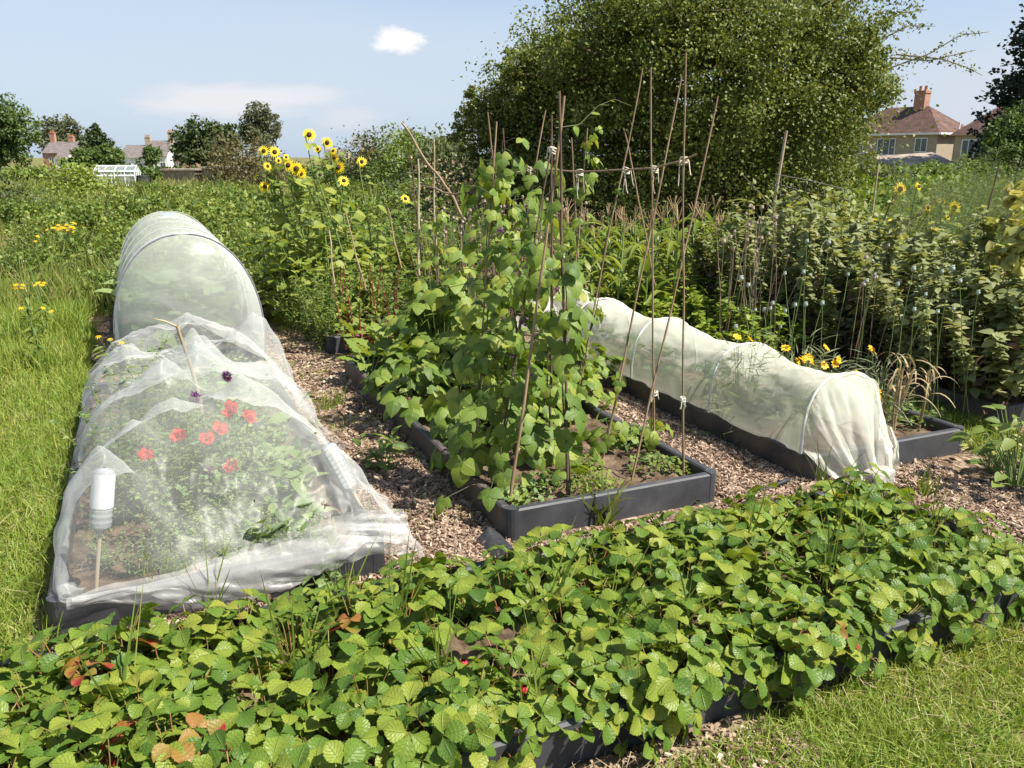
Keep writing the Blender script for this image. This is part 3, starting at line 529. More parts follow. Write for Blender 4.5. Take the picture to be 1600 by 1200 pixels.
# weed-membrane scrap and black irrigation hose on the chips
M_blk = mat('black_membrane', (.02, .02, .022), (.035, .035, .04), sc=20, rough=.6)
X, Y = np.meshgrid(np.linspace(-.06, .06, 16), np.linspace(-.13, .12, 24), indexing='ij'); g = Geo(); ggrid(g, np.stack([X, Y, .02+.055*np.clip(1-(X/.06)**2, 0, 1)*(.5+.5*n2(X*14, Y*14, 4))+.0*X], -1)); o = g.build('membrane_scrap', M_blk, loc=(1.27, 3.0, 0)); tag(o, 'crumpled scrap of black weed membrane at the front corner of the bean bed', 'membrane')
g = Geo(); s = np.linspace(0, 1, 20); gtube(g, np.stack([2.58+.34*s, 2.98+.13*s+.03*np.sin(s*5), .028+0*s+.012*np.sin(s*9)], -1), .012, 6); tag(g.build('hose', M_blk), 'short length of black hose lying on the chips beside the right-hand bed', 'hose')
g = Geo(); gtube(g, np.stack([3.72+.30*s, 2.72-.07*s, .02+0*s], -1), .012, 6); tag(g.build('hose', M_blk), 'straight black strip half buried in the chips at the right', 'hose')
# ------------------------------------------------------------------ canes
def cane(lab, b, tp, dy=0., zb=.06, r=.0055, m=None, name='bamboo_cane', cat='cane', bend=.012, Yb=None, grp=None):
    B = at(*b, .1) if Yb is None else atY(*b, Yb); T = atY(*tp, B.y+dy); d = (T-B); B2 = B-d*((B.z-zb)/max(d.z, .05)) if Yb is None else B
    n = 25; s = np.linspace(0, 1, n)[:, None]; P = np.array(B2)+(np.array(T)-np.array(B2))*s; sd_ = rng.integers(1, 999)
    P[:, :2] += bend*np.stack([n2(s[:, 0]*2.2, sd_*1., sd_), n2(s[:, 0]*2.2, sd_+3., sd_)], -1)*np.sin(PI*s)**.5
    rr = r*(1-.35*s[:, 0]); rr = rr*(1+.22*(np.arange(n) % 4 == 2)); g = Geo(); gtube(g, P-np.array(B2), rr, 7)
    o = g.build(name, m or M_cane); o.location = B2; tag(o, lab, cat, grp or 'bamboo canes'); return np.array(B2), np.array(T)
CA = {}
CA['r1'] = cane('tallest cane at the right end of the bean row, leaning on nothing but its tie', (1068, 743), (1072, 82), .02)
CA['r2'] = cane('second upright cane from the right end of the bean row', (1022, 710), (1017, 105), .02)
CA['r3'] = cane('kinked cane crossing the tall end cane and jutting out to upper right', (988, 747), (1122, 150), .10)
CA['r4'] = cane('slanting cane crossing the second upright one, its tip just left of the tallest', (942, 713), (1065, 120), .06)
CA['r5'] = cane('cane leaning right from the middle of the bed, tip left of the second upright', (905, 600), (1004, 107), .02, Yb=4.4)
CA['r6'] = cane('short cane behind the third crossing, its tip just above the ridge stick', (1023, 445), (974, 200), .05, Yb=4.4, zb=.2)
CA['l1'] = cane('pale cane rising from the front left corner of the bean bed', (797, 790), (882, 150), .06, r=.0075)
CA['l2'] = cane('dark cane with bean stem coiled round it at the front middle of the bean bed', (887, 773), (874, 142), .02, r=.0075, m=M_dcane)
CA['l3'] = cane('dark upright cane close behind the coiled front one', (858, 723), (862, 180), .03, r=.007, m=M_dcane)
CA['l4'] = cane('cane hidden in bean leaves, slanting up to the middle crossing', (773, 760), (862, 230), .05, m=M_dcane)
CA['l5'] = cane('upright cane on the left side of the bean bed', (743, 740), (776, 190), .06)
CA['l6'] = cane('dark cane in the leafy middle of the beans', (815, 640), (786, 200), .0, Yb=4.35, m=M_dcane)
CA['l7'] = cane('thin cane leaning left above the bean leaves', (790, 470), (762, 175), .0, Yb=4.4)
CA['l8'] = cane('thin cane leaning right behind the pale front cane', (800, 520), (853, 172), .05, Yb=4.6)
CA['l9'] = cane('cane with bean top at the gap between the two frames', (893, 480), (918, 200), .02, Yb=4.5)
CA['l10'] = cane('second thin cane in the gap between the two frames', (905, 470), (893, 215), .02, Yb=4.7)
CA['b1'] = cane('pale upright cane at the back left of the bean row', (655, 430), (653, 248), 0, Yb=5.9, r=.010, m=M_pale, zb=.1)
CA['b2'] = cane('pale slim cane to the right of the back left pair', (682, 430), (677, 212), 0, Yb=5.9, r=.007, m=M_pale, zb=.1)
CA['b3'] = cane('dark cane close to the pale upright at the back left', (662, 430), (640, 240), 0, Yb=6.0, r=.006, m=M_dcane)
CA['b4'] = cane('thick weathered branch leaning left at the back of the bean row', (728, 345), (628, 192), .2, Yb=5.4, r=.010, m=M_cane, name='branch', cat='branch', bend=.05)
CA['b5'] = cane('cane standing among the chard and weeds behind the bean bed', (572, 455), (540, 332), .1, Yb=7.3, r=.008)
CA['b6'] = cane('short cane near the sunflower stems', (524, 450), (514, 360), .05, Yb=7.6, r=.008, m=M_pale)
CA['b7'] = cane('thin cane behind the leftmost bean leaves', (628, 420), (606, 325), .1, Yb=7.2, r=.007)
CA['b8'] = cane('short broken cane standing low at the left front of the bean bed', (745, 745), (748, 625), .02, r=.007, m=M_pale)
# ridge stick
rp = [atY(1090, 240, 3.15), atY(1067, 250, 3.3), atY(1022, 262, 3.6), atY(978, 266, 3.9), atY(905, 268, 4.35), atY(840, 263, 4.6), atY(765, 278, 4.75), atY(712, 305, 5.0), atY(660, 290, 5.6)]
P = np.array([tuple(p) for p in rp]); s = np.linspace(0, 1, len(P)); ss = np.linspace(0, 1, 50); P = np.stack([np.interp(ss, s, P[:, i]) for i in range(3)], -1); P += .006*fbm(P*5, 9, 2)[:, None]
g = Geo(); gtube(g, P, np.linspace(.0045, .0065, 50), 7); tag(g.build('ridge_stick', M_cane), 'long crooked hazel stick tied across the tops of the canes', 'stick')
# twine ties with loose ends
def tie(lab, p, drop=.10, r=.018):
    g = Geo(); p = np.array(p)
    for k in range(4):
        a = np.linspace(0, 2*PI, 13); w = rng.normal(size=3)*.35; gtube(g, np.stack([r*np.cos(a), r*np.sin(a), w[0]*r*np.cos(a)+w[1]*r*np.sin(a)+(k-1.5)*.007], -1), .0028, 5)
    for k in range(3):
        s = np.linspace(0, 1, 8); L = drop*rng.uniform(.5, 1.1); gtube(g, np.stack([r*np.cos(k*2.1)+rng.normal()*.02*s, r*np.sin(k*2.1)+rng.normal()*.02*s, -L*s+.02*np.sin(s*6)], -1), .0026, 5)
    o = g.build('twine_tie', M_twine); o.location = p; tag(o, lab, 'twine', 'twine ties on the canes')
tie('white twine knotted where the tallest cane meets the ridge stick', atY(1068, 252, 3.28), .10)
tie('white twine knot with a long loose end on the second upright cane', atY(1022, 264, 3.58), .11)
tie('twine knot at the third crossing on the ridge stick', atY(978, 267, 3.9), .12)
tie('twine knot at the gap crossing hung with withered bean stem', atY(905, 270, 4.4), .14, .022)
tie('twine knot around the dark middle canes', atY(864, 236, 3.3), .03)
tie('twine knot on the cane behind the middle crossing', atY(829, 266, 4.6), .06)
tie('low white twine wound round the lower part of the tallest cane', atY(1067, 625, 3.21), .03, .012)
tie('low white twine round the lower part of the second upright cane', atY(1023, 615, 3.53), .03, .012)
# ------------------------------------------------------------------ plant materials
M_straw = leafmat('strawberry_leaf', [(0, (.042, .11, .018)), (.25, (.085, .175, .020)), (.5, (.135, .235, .028)), (.75, (.205, .285, .036)), (1, (.31, .32, .05))], rough=.46, tr=.34, vein=.12, bump=.6, spec=.35, patch=((.30, .16, .05), 3.2, .70), objvar=.2)
M_sred = leafmat('reddened_strawberry_leaf', [(0, (.16, .17, .03)), (.5, (.26, .17, .03)), (1, (.32, .07, .03))], rough=.45, tr=.3, vein=.2, bump=.4, patch=((.30, .025, .025), 14., .52))
M_sdry = leafmat('withered_leaf', [(0, (.14, .06, .03)), (1, (.30, .15, .08))], rough=.8, tr=.15, bump=.6)
M_stalk = leafmat('petiole', [(0, (.14, .17, .04)), (.5, (.24, .15, .05)), (1, (.32, .08, .04))], rough=.5, tr=.1)
M_berry = mat('ripe_strawberry', (.50, .012, .012), (.36, .008, .01), sc=60, rough=.3, spec=.5, bump=.5, bsc=220)
M_beanl = leafmat('bean_leaf', [(0, (.05, .11, .018)), (.35, (.105, .20, .026)), (.7, (.18, .28, .038)), (1, (.30, .36, .06))], rough=.5, tr=.38, vein=.25, bump=.4, patch=((.15, .10, .04), 6., .74))
M_lite = leafmat('lettuce_green_leaf', [(0, (.12, .21, .03)), (.5, (.19, .29, .045)), (1, (.28, .36, .09))], rough=.5, tr=.4, vein=.5, bump=.5)
M_bstem = mat('bean_stem', (.085, .055, .04), (.09, .13, .035), sc=10, rough=.6)
M_gstem = mat('green_stem', (.12, .19, .05), (.17, .22, .07), sc=10, rough=.6)
M_rstem = mat('red_stem', (.20, .016, .025), (.13, .03, .03), sc=12, rough=.4)
M_poppy = leafmat('poppy_petal', [(0, (.58, .05, .025)), (1, (.76, .12, .06))], rough=.6, tr=.4, trc=(1.2, .8, .8))
M_purp = leafmat('purple_petal', [(0, (.10, .03, .10)), (1, (.24, .09, .22))], rough=.7, tr=.3, trc=(1, 1, 1))
M_yel = leafmat('yellow_petal', [(0, (.78, .58, .01)), (1, (.90, .72, .02))], rough=.55, tr=.35, trc=(1.1, 1.05, .8))
M_gold = leafmat('gold_petal', [(0, (.75, .42, .0)), (1, (.85, .55, .02))], rough=.55, tr=.3, trc=(1.1, 1, .8))
M_disc = mat('sunflower_disc', (.05, .022, .012), (.10, .045, .015), sc=90, rough=.9, bump=.8, bsc=200)
M_brass = leafmat('brassica_leaf', [(0, (.08, .16, .06)), (.5, (.15, .25, .085)), (1, (.24, .34, .12))], rough=.5, tr=.3, vein=.3)
M_mix = leafmat('weed_leaf', [(0, (.055, .11, .02)), (.5, (.11, .19, .033)), (1, (.20, .27, .06))], rough=.55, tr=.35)
M_dry = leafmat('dry_straw', [(0, (.30, .22, .11)), (1, (.50, .40, .24))], rough=.8, tr=.2, trc=(1, 1, .8))
M_pod = mat('dry_seed_head', (.42, .33, .25), (.30, .22, .16), sc=40, rough=.85)
class Kind:
    def __init__(s, protos): s.p = protos; s.i = 0
    def put(s, loc, rz=None, sc=1., label=None, tilt=(0, 0), which=None):
        rz = rng.uniform(0, 2*PI) if rz is None else rz
        if s.i < len(s.p) and which is None:
            o = place(s.p[s.i], loc, rz, sc, tilt); s.i += 1
            if label: o['label'] = label
            return o
        return dup(s.p[rng.integers(len(s.p)) if which is None else which], loc, rz, sc, label, tilt=tilt)
def arc(p0, d0, L, droop, n=7):
    """a stem that starts along d0 and bends over"""
    d = unit(np.asarray(d0, float)); P = [np.asarray(p0, float)]
    for i in range(n-1): P.append(P[-1]+d*L/(n-1)); d = unit(d+np.array([0, 0, -droop/(n-1)])+rng.normal(size=3)*.04)
    return np.array(P), d
# ------------------------------------------------------------------ strawberries
L_curl = leafT(9, 5, W_obo, .8, .9, .9, serr=.08, pleat=.05, nserr=3)
def straw(nleaf, fr, red=False, dry=False):
    t = thing('strawberry_plant', 'x', 'strawberry plant', group='strawberry plants')
    gl = Geo(); gs = Geo(); gr = Geo(); gd = Geo()
    for i in range(nleaf):
        az = i*2.399+rng.normal()*.3; inner = i < nleaf*.4
        tilt = rng.uniform(.1, .45) if inner else rng.uniform(.5, 1.0); L = rng.uniform(.08, .165)*(1.0 if inner else 1.02)
        P, d = arc([.012*math.cos(az), .012*math.sin(az), 0], [math.sin(tilt)*math.cos(az), math.sin(tilt)*math.sin(az), math.cos(tilt)], L, .7)
        gtube(gs, P, np.linspace(.0026, .0017, len(P)), 5)
        sc = rng.uniform(.038, .070); out = unit(np.array([math.cos(az), math.sin(az), 0])+rng.normal(size=3)*.3); up = unit(np.array([out[0]*.35, out[1]*.35, 1.])+rng.normal(size=3)*.22+np.array([.10, -.22, 0]))
        fw = unit(out-up*np.dot(out, up)); sd_ = np.cross(fw, up); e = P[-1]
        dirs = np.array([fw*.95+up*.18, fw*.22+sd_*.95+up*.2, fw*.22-sd_*.95+up*.2]); scs = sc*np.array([1.05, .95, .95]); cup = rng.uniform(-.05, .3)
        ups = np.array([up+fw*-.1, up-sd_*cup, up+sd_*cup])
        tgt = gr if (red and i % 3 == 0) else gd if (dry and i in (nleaf-1, nleaf-2)) else gl
        if tgt is gd: scs = scs*.62; dirs = dirs+np.array([0, 0, -.9]); ups = ups+rng.normal(size=(3, 3))*.5
        addleaf(tgt, L_curl if tgt is gd else L_straw, np.tile(e, (3, 1))+dirs*.004, dirs, ups, scs)
    gl.build('foliage', M_straw, t); gs.build('leaf_stalks', M_stalk, t)
    if gr.n: gr.build('red_leaves', M_sred, t)
    if gd.n: gd.build('withered_leaves', M_sdry, t)
    for k in range(fr):
        az = rng.uniform(0, 2*PI); g = Geo(); s = np.linspace(0, 1, 9); gtube(g, np.stack([0*s, 0*s, -.034*s], -1), .0145*np.sin(PI*np.clip(s*.86+.12, 0, 1))**.7+.0005, 10)
        o = g.build('strawberry', M_berry, t); o.location = (.13*math.cos(az), .13*math.sin(az), .09)
    return t
K_st = Kind([straw(n, 0) for n in (24, 22, 25, 23, 24, 22)])
ST = 'green three-leafleted strawberry plant in the thick of the front bed'
xs = np.arange(-.54, 3.02, .185)
for j, y in enumerate([1.83, 2.03, 2.23, 2.42, 2.59]):
    for i, x in enumerate(xs):
        if rng.random() < .05 and 0 < j < 4: continue
        X, Y = x+(j % 2)*.10+rng.normal()*.03, y+rng.normal()*.025
        if X > 3.02: continue
        K_st.put((X, Y, .085), sc=rng.uniform(.88, 1.12)*(1.0 if j else .95), label=ST if 0 < j < 4 else ('green strawberry plant in the back row of the front bed beside the chip path' if j == 4 else 'green strawberry plant in the near row, leaves hanging over the front board'))
SP = [(at(150, 1030, .24), 'strawberry plant with orange-tinged leaves at the left end of the front bed', 1, 0, 0), (at(560, 960, .22), 'strawberry plant with crimson leaves at the back of the front bed', 1, 0, 0), (at(1330, 1040, .15), 'strawberry plant with red leaf and ripe fruit drooping over the front board', 1, 0, 2), (at(1080, 1090, .16), 'strawberry plant with curled brown dead leaves hanging over the board', 0, 1, 0), (at(1275, 1020, .15), 'strawberry plant with one withered brown leaf on the front board', 0, 1, 0), (at(745, 1090, .16), 'strawberry plant with a ripe red berry in the dark gap', 0, 0, 2), (at(270, 1150, .2), 'strawberry plant with one red leaf near the bottom left of the photo', 1, 0, 0)]
for p, lab, r_, d_, f_ in SP:
    o = straw(18, f_, bool(r_), bool(d_)); o['label'] = lab; place(o, (p.x, max(1.78, min(p.y, 2.64)), .10), rng.uniform(0, 6), 1.05)
# grass stems standing in and beside the strawberries
L_gb = leafT(7, 2, lambda s: (1-s)**.8+.04, .028, 0, .0)
def tuft(n, h, spread, m, name='grass_tuft', lab='x', cat='grass tuft', droop=.8, wid=1., grp='grass tufts'):
    g = Geo()
    for i in range(n):
        az = rng.uniform(0, 2*PI); ti = rng.uniform(.02, .5); L = h*rng.uniform(.5, 1.1); P, d = arc([rng.normal()*spread, rng.normal()*spread, 0], [math.sin(ti)*math.cos(az), math.sin(ti)*math.sin(az), math.cos(ti)], L, droop*rng.uniform(.2, 1.2), 8)
        s = np.linspace(0, 1, 8); w = .0042*wid*((1-s)**.7+.03); side = unit(np.cross(np.diff(P, axis=0, append=P[-1:]+P[-1:]-P[-2:-1]), np.array([math.cos(az+1), math.sin(az+1), .3]))); 
        g.add(np.stack([P-side*w[:, None], P+side*w[:, None]], 1).reshape(-1, 3), gridf(8, 2))
    o = g.build(name, m); return tag(o, lab, cat, grp)
M_grass = leafmat('grass_blade', [(0, (.07, .13, .022)), (.4, (.12, .20, .03)), (.75, (.21, .27, .055)), (1, (.36, .33, .12))], rough=.5, tr=.35, noise_sc=.8)
M_lawn = leafmat('mown_grass', [(0, (.086, .18, .023)), (.4, (.162, .278, .036)), (.75, (.265, .35, .065)), (1, (.45, .42, .16))], rough=.5, tr=.38, noise_sc=.9)
GT = [(at(610, 1000, .1), .42), (at(545, 985, .1), .33), (at(330, 975, 0), .30), (at(250, 960, 0), .25), (at(700, 1080, .1), .40), (at(960, 985, .1), .4), (at(1290, 930, .1), .42), (at(1330, 880, .1), .40), (at(850, 960, .1), .35), (at(1160, 880, .1), .33), (at(470, 1060, .1), .35), (at(200, 1120, .1), .4), (at(1060, 1000, .1), .35), (at(1450, 850, .1), .3), (at(1290, 780, .05), .3), (at(830, 1130, .1), .4)]
for k, (p, h) in enumerate(GT):
    o = tuft(rng.integers(6, 14), h*1.15, .02, M_grass, lab='thin grass stems growing up among the strawberry plants', droop=.7, wid=1.1); o.location = (p.x, p.y, max(.0, p.z-.01))
for px, py, h, w, lab in [(560, 560, .16, 1.2, 'low grass tuft on the chip path beside the chard bed'), (530, 635, .15, 1.2, 'grass tuft on the chips by the right side of the net'), (1440, 775, .16, 1.2, 'grass tuft on the chips beyond the right end of the strawberries'), (1000, 1130, .22, 1.3, 'spiky grass clump against the front board of the strawberry bed'), (1050, 1120, .2, 1.3, 'thin spiky grass clump at the front board of the strawberry bed'), (940, 820, .26, 2, 'tall grass blades against the front board of the bean bed'), (1490, 640, .22, 1.3, 'grass clump in the corner between the two right-hand beds'), (1540, 640, .25, 1.3, 'bigger grass clump beside the far right bed'), (1590, 690, .2, 1.2, 'grass clump at the right edge below the far right bed'), (1520, 680, .15, 1.2, 'short grass tuft right of the cream tunnel bed'), (735, 745, .22, 1.4, 'grass tuft leaning on the left board of the bean bed'), (510, 640, .12, 1., 'small grass tuft near the net edge'), (1140, 690, .10, 1., 'tiny grass tuft on the path between beans and cream tunnel')]:
    p = at(px, py, 0); o = tuft(26, h, .03, M_grass, lab=lab, droop=1., wid=w); o.location = (p.x, p.y, 0)
# ------------------------------------------------------------------ generic leafy herb
def herb(name, lab, cat, grp, nst, h, lean, lm, sm, LT, lpm, ls, droop=.3, r=.004, whorl=1, up0=.3, spread=.03, fold=None, part='foliage', taper=.4, up_bias=.6, h0=.12):
    t = thing(name, lab, cat, group=grp); gs = Geo(); gl = Geo()
    for i in range(nst):
        az = i*2.4+rng.normal()*.4; ti = lean*math.sqrt((i+.5)/nst)*rng.uniform(.7, 1.25); L = h*rng.uniform(.75, 1.1)
        P, d = arc([spread*rng.normal(), spread*rng.normal(), -.03], [math.sin(ti)*math.cos(az), math.sin(ti)*math.sin(az), math.cos(ti)], L, droop, 9); gtube(gs, P, np.linspace(r, r*.4, 9), 5)
        n = max(3, int(L*lpm)); s = np.linspace(h0, 1, n)+rng.normal(size=n)*.02; s = np.clip(s, 0, 1); q = np.stack([np.interp(s*8, np.arange(9), P[:, k]) for k in range(3)], -1)
        q = np.repeat(q, whorl, 0); m = len(q); ph = np.repeat(np.arange(n)*2.4, whorl)+np.tile(np.arange(whorl)*2*PI/whorl, n)+rng.normal(size=m)*.3
        f = np.stack([np.cos(ph), np.sin(ph), rng.normal(up0, .3, m)], -1); u = unit(np.stack([rng.normal(size=m)*.35-.2*np.cos(ph), rng.normal(size=m)*.35-.2*np.sin(ph), np.full(m, up_bias+.4)], -1))
        sz = ls*rng.uniform(.6, 1.15, m)*(1-taper*np.repeat(s, whorl))
        addleaf(gl, LT, q, f, u, sz)
    gl.build(part, lm, t); gs.build('stems', sm, t); return t
# ------------------------------------------------------------------ climbing beans
def trifol(gl, gs, c, stem_pt, out, sc):
    out = unit(out); up = unit(np.array([0, 0, 1.])*.55+out*.75+rng.normal(size=3)*.22); dn = unit(np.array([0, 0, -1.])+out*.75+rng.normal(size=3)*.25)
    fw = unit(dn-up*np.dot(dn, up)); sd_ = np.cross(fw, up)
    gtube(gs, [stem_pt, (np.array(stem_pt)+c)/2+np.array([0, 0, .015]), c], .0016, 4)
    dirs = np.array([fw, fw*.35+sd_*.9, fw*.35-sd_*.9]); pos = np.array([c+fw*.02, c, c]); addleaf(gl, L_bean, pos, dirs, np.array([up, up+sd_*.12, up-sd_*.12])+rng.normal(size=(3, 3))*.12, sc*np.array([1.1, 1., 1.]))
def bean(lab, key, n, z0=.15, z1=1.6, rad=.16, sc=.10, top=True, flowers=0, bias=(0, 0)):
    B, T = CA[key]; t = thing('climbing_bean', lab, 'climbing bean', (B[0], B[1], .07), group='climbing bean plants'); o = np.array([B[0], B[1], .07]); gl = Geo(); gs = Geo(); gf = Geo()
    s = np.linspace(0, 1, 60); za = z1; f1 = min(1, (za-B[2])/(T[2]-B[2])); ax = B+(T-B)*(s[:, None]*f1); w = s*f1*14+rng.uniform(0, 6); P = ax+.013*np.stack([np.cos(w), np.sin(w), 0*w], -1); gtube(gs, P-o, np.linspace(.0045, .002, 60), 5)
    for i in range(int(n*1.12)):
        q = rng.uniform(0, 1)**1.25; z = z0+(z1-z0)*q; k = (z-B[2])/(T[2]-B[2]); a = B+(T-B)*k; az = rng.uniform(0, 2*PI); R = rad*rng.uniform(.2, 1.15)*(1.15-.65*q)
        out = np.array([math.cos(az)+bias[0], math.sin(az)+bias[1]-.25, 0]); c = a+unit(out)*R+np.array([0, 0, rng.normal()*.03])
        trifol(gl, gs, c-o, a-o, out, sc*.74*rng.uniform(.55, 1.3)*(1-.3*q))
    for i in range(flowers):
        q = rng.uniform(.3, .85); z = z0+(z1-z0)*q; k = (z-B[2])/(T[2]-B[2]); a = B+(T-B)*k; az = rng.uniform(0, 2*PI); c = a+.12*np.array([math.cos(az), math.sin(az)-.5, 0])-o
        gf = Geo()
        for j in range(6): addleaf(gf, L_bent, (c+rng.normal(size=3)*.008)[None], rdir(1), rdir(1), .022)
        gf.build('flower', M_purp, t)
    gl.build('foliage', M_beanl, t); gs.build('stems', M_bstem, t)
    return t
bean('climbing bean on the dark coiled front cane', 'l2', 26, .25, 1.55, .13, .105, bias=(-.2, -.2))
bean('climbing bean round the dark cane just behind the front one', 'l3', 24, .15, 1.5, .15, .105, flowers=1)
bean('leafy climbing bean slanting to the middle crossing with purple flowers', 'l4', 60, .12, 1.55, .24, .11, flowers=4, bias=(-.2, 0))
bean('tall leafy climbing bean on the left upright cane', 'l5', 64, .15, 1.62, .24, .11, flowers=3, bias=(-.3, 0))
bean('climbing bean in the dark leafy heart of the row', 'l6', 64, .1, 1.72, .28, .115, flowers=3)
bean('climbing bean behind the left upright cane', 'l7', 60, .1, 1.55, .28, .11, bias=(-.4, 0))
bean('climbing bean at the back on the right-leaning cane', 'l8', 56, .1, 1.6, .28, .11, flowers=2)
bean('bean with a bushy top at the gap between the two frames', 'l9', 34, .15, 1.75, .15, .10)
bean('bean on the second thin cane in the gap', 'l10', 26, .15, 1.5, .18, .10)
bean('sparse bean shoot climbing the cane of the third crossing', 'r5', 8, .3, 1.4, .06, .05)
bean('small bean plant low on the second right-hand cane', 'r2', 4, .15, .5, .09, .09)
bean('thin young bean low on the kinked right-hand cane', 'r4', 7, .15, .75, .10, .09)
bean('bean climbing the back left pale cane, reaching the thick branch', 'b2', 44, .15, 1.25, .26, .10, bias=(.3, -.2))
# stray tendril reaching out over the frames
g = Geo(); pts = [atY(868, 200, 3.4), atY(905, 195, 3.4), atY(935, 165, 3.4), atY(960, 155, 3.4), atY(985, 165, 3.4)]; s = np.linspace(0, 4, 30); P = np.array([tuple(p) for p in pts]); P = np.stack([np.interp(s, range(5), P[:, i]) for i in range(3)], -1); o0 = P[0].copy()
gtube(g, P-o0, np.linspace(.003, .0012, 30), 5); gl = Geo(); addleaf(gl, L_bean, P[[6, 12, 15, 20]]-o0, rdir(4)*.4+np.array([.3, -.3, -.2]), rdir(4)*.4+np.array([0, -.4, .8]), np.array([.05, .04, .05, .025]))
t = thing('bean_tendril', 'long bean tendril reaching right above the middle crossing of the canes', 'bean tendril', o0); g.build('stem', M_bstem, t); gl.build('foliage', M_beanl, t)
# bush beans and greens on the left of the bean bed
def bushy(lab, p, n, R, H, sc, m=M_beanl, LT=L_bean, cat='bean plant', name='bush_bean', grp='low plants in the bean bed', tri=True):
    t = thing(name, lab, cat, p, group=grp); gl = Geo(); gs = Geo()
    for i in range(n):
        az = rng.uniform(0, 2*PI); r_ = R*math.sqrt(rng.uniform(.02, 1)); h = H*(1-.55*(r_/R)**2)*rng.uniform(.45, 1.05); c = np.array([r_*math.cos(az), r_*math.sin(az), h]); b = np.array([.02*math.cos(az), .02*math.sin(az), 0])
        if tri: trifol(gl, gs, c, b, np.array([math.cos(az), math.sin(az)-.3, .8]), sc*.84*rng.uniform(.7, 1.15))
        else:
            gtube(gs, [b, b*.5+c*.5+np.array([0, 0, .02]), c], [.003, .0025, .0015], 5); addleaf(gl, LT, c[None], np.array([[math.cos(az), math.sin(az), rng.uniform(-.4, .5)]]), np.array([[-.3*math.cos(az)+rng.normal()*.2, -.3*math.sin(az)+rng.normal()*.2-.2, 1.]]), sc*rng.uniform(.6, 1.2))
    gl.build('foliage', m, t); gs.build('stems', M_gstem, t); return t
def on(px, py, z=.09): p = at(px, py, z); return (p.x, p.y, z)
for px, py, n, R, H, sc, lab in [(655, 655, 22, .20, .42, .105, 'bush bean with pointed bright leaves hanging over the left board'), (620, 620, 20, .18, .36, .10, 'bush bean beside the pale chard at the left board'), (705, 690, 12, .12, .30, .09, 'shaded bush bean low at the left board of the bean bed'), (720, 600, 24, .25, .55, .11, 'tall bush bean in the left middle of the bean bed'), (660, 580, 24, .25, .6, .11, 'bush bean at the back left of the bean bed'), (850, 640, 18, .2, .35, .09, 'bush bean under the canes in the middle of the bean bed'), (900, 640, 16, .18, .30, .085, 'bush bean on the inner right side of the bean bed'), (930, 600, 16, .18, .35, .085, 'bush bean at the back right of the bean bed'), (755, 660, 18, .15, .34, .09, 'bush bean in the gap between left board and canes'), (790, 690, 16, .16, .28, .09, 'bush bean in the shade just behind the pale front cane'), (800, 620, 24, .25, .5, .10, 'bush bean in the middle of the canes'), (760, 600, 24, .25, .6, .11, 'tall bush bean behind the middle canes'), (690, 590, 30, .28, .85, .11, 'tallest bush bean, rising left of the bean canes'), (650, 570, 26, .25, .7, .105, 'bush bean rising behind the pale chard'), (725, 575, 28, .26, .9, .11, 'tall bush bean hidden behind the left upright cane'), (640, 610, 20, .2, .4, .10, 'bush bean touching the crinkly pale chard'), (880, 610, 20, .22, .4, .09, 'bush bean under the gap between frames'), (840, 720, 12, .15, .25, .08, 'small yellowing bush bean at the foot of the front canes'), (960, 690, 10, .12, .16, .07, 'low young bean at the right board of the bean bed')]:
    bushy(lab, on(px, py), int(n*1.7), R, H, sc)
for px, py, n, R, H, sc, m, LT, lab in [(735, 695, 7, .07, .14, .09, M_lite, L_big, 'small light green lettuce in the shade of the beans'), (985, 700, 12, .11, .13, .08, M_mix, L_lan, 'narrow-leaved seedling clump near the right board'), (1120, 735-25, 0, 0, 0, 0, M_mix, L_gen, '')]:
    if n: bushy(lab, on(px, py), n, R, H, sc, m, LT, 'seedling', 'seedling', tri=False)
def fluff(lab, p, n, R, H, sc, m, name='seedling_clump', cat='seedlings', LT=L_gen):
    t = thing(name, lab, cat, p, group='seedlings at the front of the bean bed'); gl = Geo(); gs = Geo()
    a = rng.uniform(0, 2*PI, n); r_ = R*np.sqrt(rng.random(n)); c = np.stack([r_*np.cos(a), r_*np.sin(a), H*rng.uniform(.25, 1, n)*(1-.5*(r_/R)**2)], -1)
    addleaf(gl, LT, c, rdir(n)*[1, 1, .4], np.array([0, -.2, 1.])+rng.normal(size=(n, 3))*.35, sc*rng.uniform(.5, 1.2, n))
    for i in range(0, n, 6): gtube(gs, [[c[i, 0]*.7, c[i, 1]*.7, -.01], c[i]], .0012, 4)
    gl.build('foliage', m, t); gs.build('stems', M_gstem, t); return t
for px, py, n, R, H, sc, m, lab in [(930, 765, 260, .12, .11, .022, M_lite, 'fluffy bright green seedling clump at the front board of the bean bed'), (915, 735, 160, .09, .09, .022, M_lite, 'second fluffy seedling patch just behind the front board'), (820, 785, 150, .12, .10, .03, M_brass, 'feathery weed clump in the front left corner of the bean bed'), (860, 765, 120, .11, .10, .034, M_mix, 'ragged green weed clump beside the front canes'), (1020, 735, 110, .14, .09, .036, M_mix, 'dark green weed patch at the front right of the bean bed'), (1055, 740, 40, .08, .08, .035, M_lite, 'pale leafy seedling in the right front corner of the bean bed'), (790, 775, 60, .05, .06, .022, M_mix, 'small white-flowered weed by the left board'), (1000, 690, 90, .12, .10, .035, M_mix, 'weed patch by the inner right board')]:
    fluff(lab, on(px, py), n, R, H, sc, m)
p = on(767, 745); g = Geo(); box(g, -.008, .008, -.001, .001, -.02, .09); o = g.build('plant_label', M_label, loc=p); o.rotation_euler = (.2, .1, .3); tag(o, 'small white plastic plant label in the soil by the left board', 'plant label')
